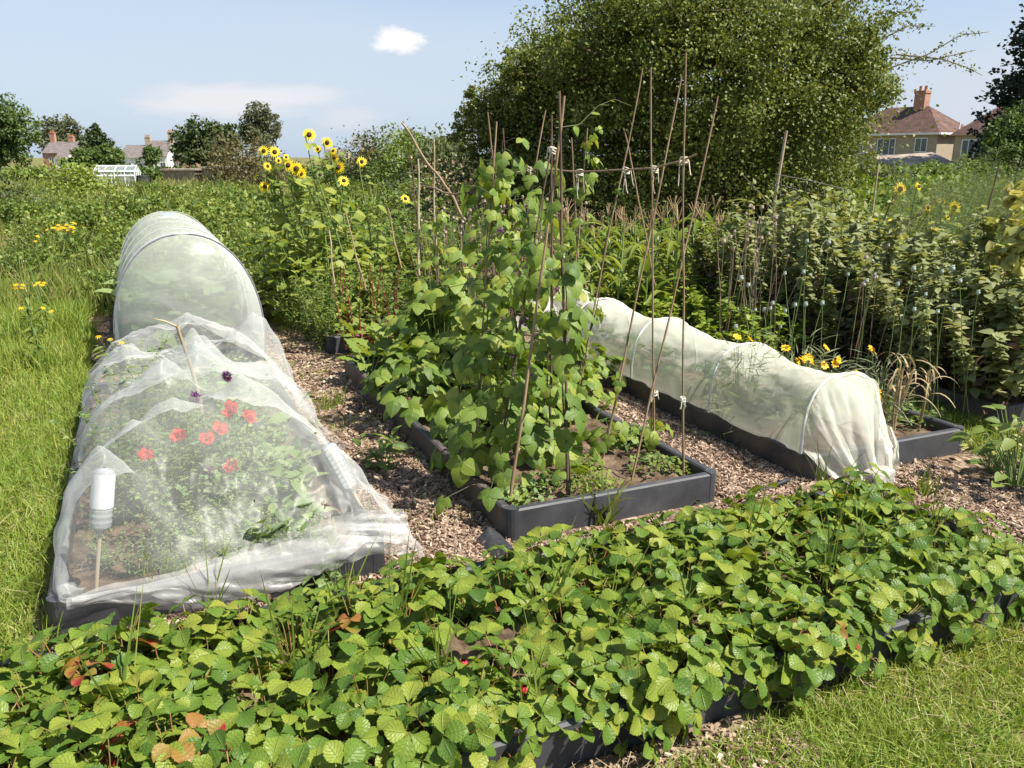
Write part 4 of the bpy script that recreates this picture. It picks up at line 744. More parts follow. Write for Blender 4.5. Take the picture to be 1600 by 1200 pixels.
# yellow courgette-like flowers low in the bean bed
def flower(gp, gd, c, n, out, r, npet=8, wid=.5, LT=L_gen):
    n = unit(n); a = np.cross(n, [0, .3, 1]); a = unit(a); b = np.cross(n, a); t_ = np.arange(npet)*2*PI/npet+rng.uniform(0, 1)
    f = np.cos(t_)[:, None]*a+np.sin(t_)[:, None]*b+n*out; addleaf(gp, LT, np.tile(c, (npet, 1))+f*r*.1, f, np.tile(n, (npet, 1))+rng.normal(size=(npet, 3))*.08, r*rng.uniform(.85, 1.1, npet))
def blossoms(name, lab, cat, p, hh, nf, h, spread, r, mp, npet=5, m=M_mix, fol=60, lf=.05, LT=L_lan, pet=L_big, disc=None, grp=None, lean=.5, outp=.4, foc=None):
    t = thing(name, lab, cat, p, group=grp); gs = Geo(); gl = Geo(); 
    for i in range(nf):
        az = rng.uniform(0, 2*PI); ti = lean*rng.uniform(.2, 1); P, d = arc([spread*.2*rng.normal(), spread*.2*rng.normal(), -.02], [math.sin(ti)*math.cos(az), math.sin(ti)*math.sin(az), math.cos(ti)], h*rng.uniform(.8, 1.1), .15, 7); gtube(gs, P, np.linspace(.0025, .0014, 7), 4)
        gp = Geo(); n_ = unit(np.array([.2, -.7, .9])+rng.normal(size=3)*.3); flower(gp, None, [0, 0, 0], n_, outp, r*rng.uniform(.85, 1.15), npet, LT=pet)
        o = gp.build('flower', mp, t); o.location = P[-1]
        if disc: gd = Geo(); gsphere(gd, np.array([0, 0, 0])+n_*.003, r*.28); o2 = gd.build('flower_centre', disc, o)
    if fol:
        a = rng.uniform(0, 2*PI, fol); rr = spread*np.sqrt(rng.random(fol)); hz_ = hh*rng.random(fol); c = np.stack([rr*np.cos(a), rr*np.sin(a), hz_], -1); addleaf(gl, LT, c, np.stack([np.cos(a), np.sin(a), rng.normal(.5, .5, fol)], -1), np.array([0, -.2, 1.])+rng.normal(size=(fol, 3))*.4, lf*rng.uniform(.5, 1.2, fol)); gl.build('foliage', m, t)
        for i in range(0, fol, 4): gtube(gs, [[c[i, 0]*.3, c[i, 1]*.3, 0], c[i]], .0014, 4)
    gs.build('stems', M_gstem, t); return t
blossoms('marigold', 'orange marigold flowering low among the bean stems', 'marigold', on(800, 650), .2, 3, .30, .1, .03, M_gold, 9, grp='yellow flowers')
# ------------------------------------------------------------------ under the net: poppies, brassicas, weeds
L_pet = leafT(9, 11, W_ov, 1.2, .1, -.3, pleat=.15, nserr=2)
t0 = 'red poppies under the net'
PP = [((225, 717), 3.45, 'red poppy flower nearest the left side under the net'), ((281, 686), 3.6, 'red poppy just left of the main cluster under the net'), ((322, 690), 3.62, 'big double red poppy in the middle of the cluster under the net'), ((343, 674), 3.66, 'red poppy at the right of the central pair under the net'), ((362, 647), 3.75, 'uppermost red poppy under the net'), ((386, 655), 3.74, 'red poppy at the right end of the upper row under the net'), ((366, 732), 3.5, 'lowest red poppy at the right under the net'), ((358, 640), 3.85, 'small red poppy peeping above the upper row')]
K_ov = [(x, 1.775) for x in np.arange(-.4, 2.95, .24)]
for x, y in K_ov: K_st.put((x+rng.normal()*.04, y, .10), rng.normal()*.5, rng.uniform(.85, 1.05), 'green strawberry plant leaning out over the front board', tilt=(rng.uniform(.45, .8), 0))
for (px, py), Y, lab in PP:
    p = atY(px, py, Y); b = (p.x+rng.normal()*.04, p.y+rng.uniform(.0, .1), .08); t = thing('poppy', lab, 'poppy', b, group=t0); e = np.array([p.x-b[0], p.y-b[1], p.z-b[2]]); g = Geo(); s = np.linspace(0, 1, 9)[:, None]; gtube(g, e*s+.015*fbm(s*np.array([[3, 3, 0.]])+px, 3, 2)[:, None]*np.sin(PI*s), .002, 4); g.build('stem', M_gstem, t)
    gp = Geo(); n_ = unit([rng.normal()*.35+.1, -.5, .8]); flower(gp, None, e, n_, rng.uniform(.3, .8), .041, 4, LT=L_pet); flower(gp, None, e+n_*.004, unit(n_+rdir(1)[0]*.4), rng.uniform(.6, 1.1), .034, 4, LT=L_pet); gp.build('petals', M_poppy, t)
    gd = Geo(); gsphere(gd, e+n_*.012, .006); gd.build('seed_pod', M_disc, t)
for (px, py), Y, lab in [((304, 621), 4.0, 'dark purple globe flower above the poppies under the net'), ((325, 738), 3.55, 'faded pink-purple bloom below the poppies under the net'), ((354, 588), 4.3, 'small magenta bloom near the stick under the net')]:
    p = atY(px, py, Y); t = thing('globe_flower', lab, 'globe flower', (p.x, p.y, .08), group='purple blooms under the net'); e = np.array([0, 0, p.z-.08]); g = Geo(); gtube(g, [e*0, e*.5+[.01, 0, 0], e], .002, 4); g.build('stem', M_gstem, t); gp = Geo(); d = rdir(90); addleaf(gp, L_lan, e+d*.008, d, rdir(90), .026); gp.build('florets', M_purp, t)
K_br = Kind([herb('brassica_plant', 'x', 'brassica', 'leafy plants under the net', 9, .32, .8, M_brass, M_gstem, L_big, 26, .13, droop=.5, taper=.1) for _ in range(3)])
K_wd = Kind([herb('weed_plant', 'x', 'weed', 'weeds under the net', 14, .38, .6, M_mix, M_gstem, L_lan, 60, .05, droop=.4, r=.002, taper=.3) for _ in range(2)]+[herb('weed_plant', 'x', 'weed', 'weeds under the net', 16, .36, .5, M_brass, M_gstem, L_gen, 60, .035, droop=.5, r=.0018, taper=.3) for _ in range(2)])
for px, py, s_ in [(440, 720, 1.), (480, 700, 1.05), (410, 690, 1.), (460, 660, 1.1), (500, 740, .9), (380, 640, 1.15), (520, 680, .9), (430, 790, .8), (330, 600, 1.2), (420, 600, 1.2), (470, 610, 1.)]:
    p = at(px, py, .35); K_br.put((min(p.x, .44), min(max(p.y, 3.3), 6), .07), sc=s_*.85, label='broad pale-leaved brassica on the right side under the net')
for px, py, s_ in [(230, 760, 1.), (280, 770, 1.), (340, 790, 1.), (300, 830, .8), (250, 820, .8), (390, 800, .9), (200, 700, 1.1), (180, 780, .9), (330, 740, 1.1), (280, 720, 1.1), (420, 830, .7), (480, 800, .8), (210, 850, .6), (160, 840, .6), (240, 640, 1.2), (230, 600, 1.2), (300, 640, 1.2), (350, 840, .6), (370, 760, 1.), (140, 720, 1.), (260, 690, 1.1), (310, 700, 1.1), (350, 700, 1.1), (300, 750, 1.), (400, 740, 1.), (220, 740, 1.), (370, 700, 1.), (280, 800, .9), (430, 760, 1.), (330, 660, 1.1), (400, 660, 1.1), (260, 640, 1.1), (200, 660, 1.1), (360, 810, .8), (310, 820, .8), (450, 820, .7)]:
    p = at(px, py, .2); K_wd.put((max(p.x, -.26), max(p.y, 3.24), .07), sc=s_*(1.15 if p.y > 3.5 else .85), label='straggly wildflower plant without blooms under the front net')
for i in range(16): K_wd.put((rng.uniform(-.3, .6), rng.uniform(3.1, 3.3), .07), sc=rng.uniform(.35, .55), label='straggly wildflower plant without blooms under the front net')
for i in range(14): K_wd.put((rng.uniform(-.12, .5), rng.uniform(4.5, 6.0), .07), sc=rng.uniform(.9, 1.15), label='bushy green plant under the rear net')
blossoms('daisy', 'yellow daisy among the brassica leaves under the net', 'daisy', on(438, 745), .1, 1, .22, .05, .02, M_yel, 10, fol=0, grp=None)
for i, (x, y, s_) in enumerate([(.1, 7.4, 1.9), (.4, 7.5, 2.1), (.55, 8., 2.2), (.05, 8.2, 2.2), (.3, 8.8, 2.3), (.6, 9.2, 2.), (-.05, 9.3, 2.), (.3, 7.25, 1.2)]):
    (K_br if i % 2 else K_wd).put((x, y, .07), sc=s_, label='tall leafy crop plant inside the hooped tunnel')['group'] = 'crops in the hooped tunnel'
for i, y in enumerate(np.arange(3.4, 6.0, .33)): (K_br if i % 2 else K_wd).put((3.3+rng.normal()*.04, y, .07), sc=rng.uniform(.8, 1.), label='leafy crop plant inside the cream mesh tunnel')['group'] = 'crops in the mesh tunnel'
# soft row plants: chard
def chard(lab, p, n, h, sc, lm, sm, grp='chard plants', bolt=0):
    t = thing('chard_plant', lab, 'chard', p, group=grp); gl = Geo(); gs = Geo()
    for i in range(n):
        az = i*2.4+rng.normal()*.3; ti = rng.uniform(.2, .85); P, d = arc([.02*math.cos(az), .02*math.sin(az), 0], [math.sin(ti)*math.cos(az), math.sin(ti)*math.sin(az), math.cos(ti)], h*rng.uniform(.4, .75), .5, 6); gtube(gs, P, np.linspace(.008, .004, 6), 6)
        addleaf(gl, L_chard, P[-1:]-d*.03, (d+[0, 0, -.1])[None], np.array([[-d[0]*.5, -d[1]*.5-.2, 1.]]), sc*rng.uniform(.75, 1.15))
    for i in range(bolt):
        P, d = arc([rng.normal()*.05, rng.normal()*.05, 0], [rng.normal()*.12, rng.normal()*.12, 1], h*rng.uniform(1.6, 2.3), .05, 10); gtube(gs, P, np.linspace(.009, .003, 10), 6); k = 40; s = rng.uniform(2, 9, k); q = np.stack([np.interp(s, range(10), P[:, j]) for j in range(3)], -1); addleaf(gl, L_gen, q, rdir(k)+[0, 0, .3], rdir(k)+[0, -.2, .8], rng.uniform(.02, .07, k)*(1.3-s/9))
    gl.build('foliage', lm, t); gs.build('stalks', sm, t)
M_rdl = leafmat('red_chard_leaf', [(0, (.05, .08, .02)), (.6, (.10, .15, .03)), (1, (.16, .06, .04))], rough=.45, tr=.3, vein=.3)
chard('crinkly pale green chard overhanging the left board of the bean bed', on(580, 585), 12, .28, .19, M_lite, M_gstem)
chard('second pale green chard behind the crinkly one', on(605, 575), 10, .30, .18, M_lite, M_gstem)
chard('pale chard in the corner nearest the red chard', on(600, 555), 9, .28, .17, M_lite, M_gstem)
for px, py, lab in [(562, 545, 'red-stemmed chard at the front corner of its bed'), (583, 540, 'bolting red chard with thick crimson stalks'), (612, 535, 'red chard furthest right with dark leaves'), (595, 515, 'tall bolted red chard behind the others'), (540, 520, 'red chard at the left board of the rear bed')]:
    chard(lab, on(px, py), 8, .30, .16, M_rdl if 'dark' in lab else M_lite, M_rstem, bolt=3)
K_col = Kind([herb('leafy_weed', 'x', 'weed', 'weeds in the chard bed', 12, .55, .45, M_mix, M_gstem, L_lan, 70, .06, droop=.2, r=.003, taper=.4) for _ in range(3)])
for px, py in [(500, 535), (515, 525), (480, 520), (530, 515), (465, 510), (545, 500), (625, 520), (640, 525), (660, 520), (570, 500), (690, 510), (520, 500), (600, 500), (650, 500)]:
    p = at(px, py, .09); K_col.put((p.x, max(p.y, 7.05), .06), sc=rng.uniform(.9, 1.3), label='wispy green weed growing round the chard and its bed')
# weeds on the paths
K_pw = Kind([herb('path_weed', 'x', 'weed', 'weeds on the chip paths', 6, .07, 1.2, M_mix, M_gstem, L_gen, 110, .03, r=.0012, taper=.2, spread=.015) for _ in range(2)])
WL = [((598, 735), 'long-leaved weed standing on the path beside the net'), ((670, 780), 'small weed on the path near the net corner'), ((625, 800), 'pale seedling on the path near the net'), ((690, 700), 'weed at the foot of the left bean board'), ((655, 690), 'flat weed on the middle of the left path'), ((505, 545), 'weed near the corner of the chard bed'), ((500, 600), 'weed beside the rear net'), ((1150, 705), 'small weed by the board of the cream tunnel bed'), ((1010, 625), 'weed on the path behind the ridge canes'), ((1060, 660), 'weed patch on the path between beans and cream tunnel'), ((1095, 680), 'weed on the chips beside the tall cane'), ((980, 610), 'weed by the back corner of the bean bed'), ((1080, 790), 'low weed behind the strawberries'), ((700, 770), 'grassy weed against the left bean board'), ((1130, 1100), 'seedling in the bare earth in front of the strawberry bed'), ((1200, 1110), 'weed at the front foot of the strawberry board'), ((1480, 1000), 'lobed weed at the lower right foot of the strawberry board'), ((40, 1050), 'round-leaved weed in the grass left of the strawberries'), ((475, 900), 'leafy seedling between the net bed and the strawberries'), ((590, 690), 'weed on the chips beside the front net')]
for (px, py), lab in WL:
    p = at(px, py, 0); K_pw.put((p.x, p.y, .005), sc=rng.uniform(.9, 1.6), label=lab)
o = herb('path_weed', 'tall narrow-leaved weed on the path between the net and the beans', 'weed', 'weeds on the chip paths', 4, .22, .4, M_mix, M_gstem, L_lan, 40, .16, droop=.3, taper=.1); p = at(600, 730); place(o, (p.x, p.y, 0), 0, .9)
o = herb('path_weed', 'grey-green leafy weed at the end of the net bed front board', 'weed', 'weeds on the chip paths', 7, .17, .5, M_brass, M_gstem, L_gen, 60, .06, droop=.3, taper=.1); p = at(510, 925); place(o, (p.x, p.y, 0), 0, 1)
# dead garlic / onion stalks in the right-hand bed, marigolds beside the tunnel
def deadstalks(lab, p, n, h):
    t = thing('garlic_plant', lab, 'garlic plant', p, group='withered garlic plants'); g = Geo(); gl = Geo()
    for i in range(n):
        az = rng.uniform(0, 2*PI); P, d = arc([rng.normal()*.012, rng.normal()*.012, -.01], [.13*math.cos(az), .13*math.sin(az), 1], h*rng.uniform(.8, 1.1), .05, 7); gtube(g, P, np.linspace(.009, .005, 7), 6)
        for k in (3, 4, 5, 6):
            a2 = rng.uniform(0, 2*PI); Q, d2 = arc(P[k], [math.cos(a2)*.5, math.sin(a2)*.5, .8], h*rng.uniform(.3, .8), 2.8, 9); w = np.linspace(.008, .002, 9)[:, None]; sd_ = np.array([[-math.sin(a2), math.cos(a2), .2]]); gl.add(np.stack([Q-sd_*w, Q+sd_*w], 1).reshape(-1, 3), gridf(9, 2))
    g.build('stalks', M_dry, t); gl.build('dry_leaves', M_dry, t)
for px, py, n, h, lab in [(1392, 672, 3, .42, 'tallest bundle of straw-coloured dead garlic stalks in the right bed'), (1402, 655, 3, .38, 'dead garlic stalks close behind the tallest bundle'), (1436, 668, 2, .36, 'forked dead garlic stalk near the right corner'), (1375, 655, 1, .24, 'bent dead garlic stalk beside the cream tunnel end'), (1450, 640, 1, .25, 'curled dead garlic stalk nearest the right board')]: deadstalks(lab, on(px, py, .09), n, h)
M_fine = leafmat('fine_grey_leaf', [(0, (.10, .14, .06)), (1, (.20, .25, .12))], rough=.6, tr=.3)
for px, py, nf, lab in [(1250, 550, 6, 'brightest yellow marigold cluster behind the cream tunnel'), (1300, 552, 4, 'yellow marigold right of the brightest cluster'), (1168, 530, 2, 'yellow marigold beside the potato plants'), (1245, 523, 2, 'pair of yellow marigolds above the brightest cluster'), (1272, 580, 2, 'orange marigold low behind the tunnel ridge'), (1380, 548, 2, 'single yellow marigold before the dark bean plants'), (1374, 606, 3, 'yellow marigold drooping at the end of the cream tunnel')]:
    p = atY(px, py, 3.75 if py < 600 else 3.42); p.x = p.x; h = p.z-.09
    blossoms('marigold', lab, 'marigold', (p.x, p.y, .09), h*.95, nf, h, .13, .030, M_gold, 9, M_fine, 150, .13, leafT(5, 2, W_lan, .06, 0, .5), L_gen, grp='yellow flowers', lean=.35)
fluff('low weeds round the dead garlic in the right bed', on(1420, 655), 200, .22, .10, .04, M_mix)
fluff('round-leaved seedling in the right corner of the garlic bed', on(1465, 662), 14, .05, .06, .06, M_brass)
# ------------------------------------------------------------------ grass
def blades(x, y, h, w, lean, seed, z=0., seg=4, bendy=1.):
    r = np.random.default_rng(seed); n = len(x); h = np.broadcast_to(h, (n,))*r.uniform(.45, 1.15, n); az = r.uniform(0, 2*PI, n); ln = np.abs(r.normal(0, lean, n))+.05
    s = np.linspace(0, 1, seg+1)[None]; hx = h[:, None]*ln[:, None]*s**(1+.7*bendy); z_ = h[:, None]*(s-.35*np.minimum(ln, 1.2)[:, None]*s*s)
    d = np.stack([np.cos(az), np.sin(az)], -1); f = r.uniform(0, 2*PI, n); wv = np.stack([np.cos(f), np.sin(f)], -1); ww = np.broadcast_to(w, (n,))[:, None]*((1-s)**.6+.04)
    c = np.stack([x[:, None]+d[:, :1]*hx, y[:, None]+d[:, 1:]*hx, np.broadcast_to(z, (n,))[:, None]+z_], -1); o = np.stack([wv[:, :1]*ww, wv[:, 1:]*ww, 0*ww], -1)
    V = np.stack([c-o, c+o], 2).reshape(n, -1, 3); return V, gridf(seg+1, 2)
def region(n, test, x0, x1, y0, y1, seed):
    r = np.random.default_rng(seed); x = r.uniform(x0, x1, n); y = r.uniform(y0, y1, n); k = test(x, y); return x[k], y[k]
g = Geo()
def bare(x, y): return n2(x*1.5, y*1.5, 41, 3)
for (n, x0, x1, y0, y1, h, w, ln, thr, sd_) in [(60000, -2.2, -.50, 1.7, 5.5, .085, .0030, .9, -.55, 1), (36000, -3.2, -.46, 5.5, 9., .10, .0038, .7, -.65, 2), (30000, -3.6, -.55, 7.2, 12., .22, .0045, .45, -.6, 3)]:
    x, y = region(n, lambda x, y: (bare(x, y) > thr-.2)&(x < -.46+.06*n2(y*3, 0*y, 5)-.02*(y < 3)), x0, x1, y0, y1, sd_)
    V, f = blades(x, y, h*(.75+.6*np.clip(n2(x*1.1, y*1.1, 43)+.3, 0, 1.2)), w, ln, sd_); g.add(V, f)
x, y = region(40000, lambda x, y: (bare(x*1.6, y*1.6) > -.62+.45*(y > 1.5)) & (y < 1.70-.14*np.clip(1.9-x, 0, 1)) & (x > 1.02+.25*n2(y*5, x*5, 9)+.35*(1.75-y)), .9, 4.2, .8, 1.72, 5); V, f = blades(x, y, .06+.05*np.clip(bare(x*2, y*2), 0, 1), .0026, .9, 6); g.add(V, f)
x, y = region(9000, lambda x, y: (bare(x*1.6, y*1.6) > -.1) & (x > 3.15+.1*n2(y*4, y*0, 3)), 3.05, 5.2, .9, 2.1, 7); V, f = blades(x, y, .08, .003, .8, 8); g.add(V, f)
x, y = region(5000, lambda x, y: (bare(x*2, y*2) > -.3), 4.22, 4.75, 2.75, 5.5, 9); V, f = blades(x, y, .12, .0032, .8, 10); g.add(V, f)
x, y = region(3500, lambda x, y: (bare(x*2.4, y*2.4) > .12), .8, 1.34, 3.3, 9, 11); V, f = blades(x, y, .06, .003, .9, 12); g.add(V, f)
x, y = region(1500, lambda x, y: (x < -.40) & (y > 1.6), -.62, -.40, 1.6, 6.8, 13); V, f = blades(x, y, .14, .003, .7, 14); g.add(V, f)
tag(g.build('grass', M_lawn), kind='stuff')
# dry clippings lying flat in the grass
r = np.random.default_rng(3); g = Geo(); n = 4600; x = np.concatenate([r.uniform(-1.6, -.46, n//2), r.uniform(.9, 3.8, n-n//2)]); y = np.concatenate([r.uniform(1.7, 6, n//2), r.uniform(.9, 1.72, n-n//2)]); k = n2(x*2, y*2, 55) > -.05; x, y = x[k], y[k]; m = len(x)
a = r.uniform(0, 2*PI, m); addleaf(g, leafT(2, 2, lambda s: 1-.6*s, .035, 0, 0), np.stack([x, y, .012+.05*r.random(m)], -1), np.stack([np.cos(a), np.sin(a), r.normal(0, .15, m)], -1), np.array([0, 0, 1.])+r.normal(size=(m, 3))*.3, r.uniform(.025, .085, m)); tag(g.build('dry_clippings', M_dry), kind='stuff')
# rough meadow behind, denser where near
M_mead = leafmat('meadow_grass', [(0, (.055, .11, .02)), (.35, (.10, .17, .028)), (.65, (.20, .24, .05)), (1, (.40, .34, .16))], rough=.6, tr=.35, noise_sc=.35)
r = np.random.default_rng(8); n = 46000; D = 8.5*np.exp(r.random(n)*math.log(60/8.5)); px = r.uniform(-60, 1640, n); lat = (px-800)/1304*D; x = lat*RV[0]+D*FV[0]; y = lat*RV[1]+D*FV[1]
dry = np.clip(n2(x*.35, y*.35, 91)*1.6+.35, 0, 1); keep = ((y > 9.) | (x < -.9)) & ~((x > 1.0) & (x < 7.5) & (y < 11)) & (r.random(n) < .35+.65*(n2(x*.5, y*.5, 90) > -.1))
x, y, D = x[keep], y[keep], D[keep]; V, f = blades(x, y, (.35+.35*np.clip(n2(x*.4, y*.4, 92)+.5, 0, 1.2)), .0035+.0009*D*.55, .35, 9, ground_z(x, y), 3); g = Geo(); g.add(V, f); tag(g.build('meadow_grass', M_mead), kind='stuff')
# ------------------------------------------------------------------ shrubs and brambles
M_bram = leafmat('bramble_leaf', [(0, (.045, .095, .018)), (.4, (.10, .18, .028)), (.75, (.19, .27, .05)), (1, (.32, .34, .09))], rough=.5, tr=.32)
M_dull = leafmat('dull_hedge_leaf', [(0, (.04, .07, .025)), (.5, (.075, .11, .035)), (1, (.14, .16, .06))], rough=.6, tr=.28)
M_brown = leafmat('bronze_leaf', [(0, (.06, .05, .025)), (.5, (.10, .10, .035)), (1, (.18, .13, .06))], rough=.6, tr=.25)
M_bark = mat('bark', (.10, .075, .05), (.17, .13, .09), sc=9, rough=.95, bump=.7)
def mound(name, lab, cat, grp, R, H, ncl, per, ls, m, LT=L_bent, shoots=10, loose=.12):
    t = thing(name, lab, cat, group=grp); g = Geo(); gs = Geo(); d = rdir(ncl); d[:, 2] = np.abs(d[:, 2]); rr = rng.uniform(.45, 1.05, ncl)[:, None]; sh = 1+.3*vnoise(d*2.5, int(rng.integers(99)))[:, None]; c = d*rr*sh*np.array([R, R, H]); c[:, 2] = np.maximum(c[:, 2], .05)
    q = np.repeat(c, per, 0)+rng.normal(size=(ncl*per, 3))*loose*np.array([1, 1, .7]); out = unit(np.repeat(d, per, 0)); n_ = len(q)
    addleaf(g, LT, q, unit(out*.6+rng.normal(size=(n_, 3))*.6+[0, 0, .1]), unit(out*.5+np.array([0, -.1, .8])+rng.normal(size=(n_, 3))*.45), ls*rng.uniform(.6, 1.3, n_))
    for i in range(shoots):
        dd = rdir(1)[0]; dd[2] = abs(dd[2])+.5; P, e = arc([rng.normal()*R*.3, rng.normal()*R*.3, 0], dd, H*rng.uniform(1.1, 1.6), .9, 8); gtube(gs, P, np.linspace(.012, .004, 8)*H, 5); k = 30; s = rng.uniform(2, 7, k); qq = np.stack([np.interp(s, range(8), P[:, j]) for j in range(3)], -1)+rng.normal(size=(k, 3))*.03*H; addleaf(g, LT, qq, rdir(k), rdir(k)*.5+[0, 0, .8], ls*rng.uniform(.6, 1.1, k))
    g.build('foliage', m, t); gs.build('stems', M_bark, t); return t
K_bram = Kind([mound('bramble_bush', 'x', 'bramble', 'shrubs in the overgrown plots', .85, .9, 130, 16, .105, M_bram) for _ in range(3)])
K_tall = Kind([herb('tall_weed', 'x', 'weed', 'tall weeds in the overgrown plots', 16, 1.15, .35, M_mix, M_gstem, L_lan, 38, .11, droop=.25, r=.005, taper=.4, spread=.14) for _ in range(2)]+[herb('tall_weed', 'x', 'weed', 'tall weeds in the overgrown plots', 14, 1.05, .4, M_bram, M_gstem, L_gen, 34, .10, droop=.3, r=.005, taper=.4, spread=.16) for _ in range(2)])
def spot(px, D, z=None):
    p = atD(px, 300, D); return (p.x, p.y, float(ground_z(p.x, p.y)) if z is None else z)
LB = 'bramble mound in the overgrown plots beyond the hooped tunnel'
for px, D, s_ in [(30, 11, .6), (110, 12.5, .7), (200, 11.5, .75), (180, 14, .8), (60, 15, .8), (290, 12, .8), (350, 11, .8), (400, 12.5, .8), (330, 14.5, .9), (250, 15, .85), (130, 17, .9), (20, 19, 1.), (220, 19, .9), (310, 19, 1), (390, 17, .95), (440, 15, .9), (90, 23, 1.), (180, 25, 1.), (270, 26, 1.1), (350, 24, 1.1), (420, 22, 1.1), (480, 17, .9), (530, 14, .8), (590, 13, .8), (640, 14, .9), (560, 18, 1.), (620, 20, 1.1), (680, 17, 1.), (500, 24, 1.2), (40, 30, 1.2), (130, 33, 1.3), (230, 34, 1.3), (320, 33, 1.3), (400, 32, 1.3), (470, 33, 1.4), (545, 32, 1.4), (610, 30, 1.4), (670, 26, 1.4), (700, 15, 1.), (160, 9.4, .5), (400, 10, .65), (430, 9.5, .6), (360, 9.3, .55)]:
    K_bram.put(spot(px, D), sc=s_*rng.uniform(.85, 1.1)*(.5 if D > 28 else .75 if D > 20 else .9), label=LB)
for px, D, s_ in [(600, 10, .9), (640, 10.5, 1.), (560, 11, 1.), (680, 10, 1.), (700, 11, 1.), (490, 11.5, .9), (450, 11, .8), (370, 13, .9), (240, 13, .8), (20, 13, .7), (90, 18, .9), (300, 17, 1), (660, 9.2, .8), (620, 9, .75), (720, 9.5, .9), (760, 10, 1), (800, 10.5, 1.), (840, 10, 1), (880, 10.5, .9), (430, 13, .9), (350, 20, 1.), (510, 15, 1.), (470, 10.2, .8), (545, 9.6, .75)]:
    K_tall.put(spot(px, D), sc=s_*rng.uniform(.85, 1.1), label='tall green weed in the overgrown ground behind the beds')
for i in range(44):   # right-hand rough ground
    px, D = rng.uniform(1380, 1640), rng.uniform(9, 24); (K_tall if i % 2 else K_bram).put(spot(px, D), sc=rng.uniform(.7, 1.0)*(1+D*.012), label='tall green weed in the rough ground below the right-hand houses' if i % 2 else 'bramble mound in the rough ground below the right-hand houses')
for px, D, s_ in [(1290, 15, 1.3), (1340, 13, 1.2), (1400, 16, 1.3), (1460, 18, 1.4), (1520, 16, 1.2)]: K_bram.put(spot(px, D), sc=s_, label='bramble mound in the rough ground below the right-hand houses')
o = mound('bush', 'brownish bush left of the sunflowers on the horizon', 'bush', None, 2.3, 2.3, 300, 16, .16, M_brown, loose=.25, shoots=0); place(o, spot(388, 42)); 
o = mound('bush', 'dark rounded bush at the far left edge of the plots', 'bush', None, 1.0, 1.0, 160, 16, .10, M_dull, loose=.14, shoots=0); place(o, spot(0, 20), 0, 1.)
o = mound('bush', 'yellow-green bush in front of the greenhouse', 'bush', None, 1.2, 1.3, 200, 14, .13, M_lite, loose=.2, shoots=0); place(o, spot(125, 32))
o = mound('bush', 'pale flecked shrub with dry seed clusters at the left foot of the hawthorn', 'bush', None, .8, 1.35, 160, 14, .07, M_dry, loose=.16, shoots=0); place(o, spot(722, 13.2))
o = mound('bush', 'dark green bush filling the left foot of the hawthorn', 'bush', None, 1.1, 1.7, 260, 16, .08, M_dull, loose=.2, shoots=0); place(o, spot(715, 15.5))
for px, D, w_, h_, lab in [(655, 40, 2.6, 2.5, 'loose green tree on the horizon left of the hawthorn'), (600, 45, 2.6, 2.6, 'low round bush on the horizon before the orange gable'), (690, 30, 1.7, 2.1, 'bushy green shrub touching the hawthorn on the left')]:
    o = mound('bush', lab, 'bush', None, w_, h_, 420, 16, .17, M_bram if px == 655 else M_dull, loose=.35, shoots=0); place(o, spot(px, D))
# dark lush grass clump by the tunnel
for px, py, lab in [(425, 470, 'dark lush grass clump beside the right foot of the hooped tunnel'), (410, 440, 'second lush grass clump behind the right side of the hooped tunnel'), (450, 455, 'lush grass clump between the tunnel and the sunflowers')]:
    p = at(px, py, 0); o = tuft(240, .72, .13, M_mix, lab=lab, droop=.9, wid=1.9); o.location = (p.x, p.y, 0)
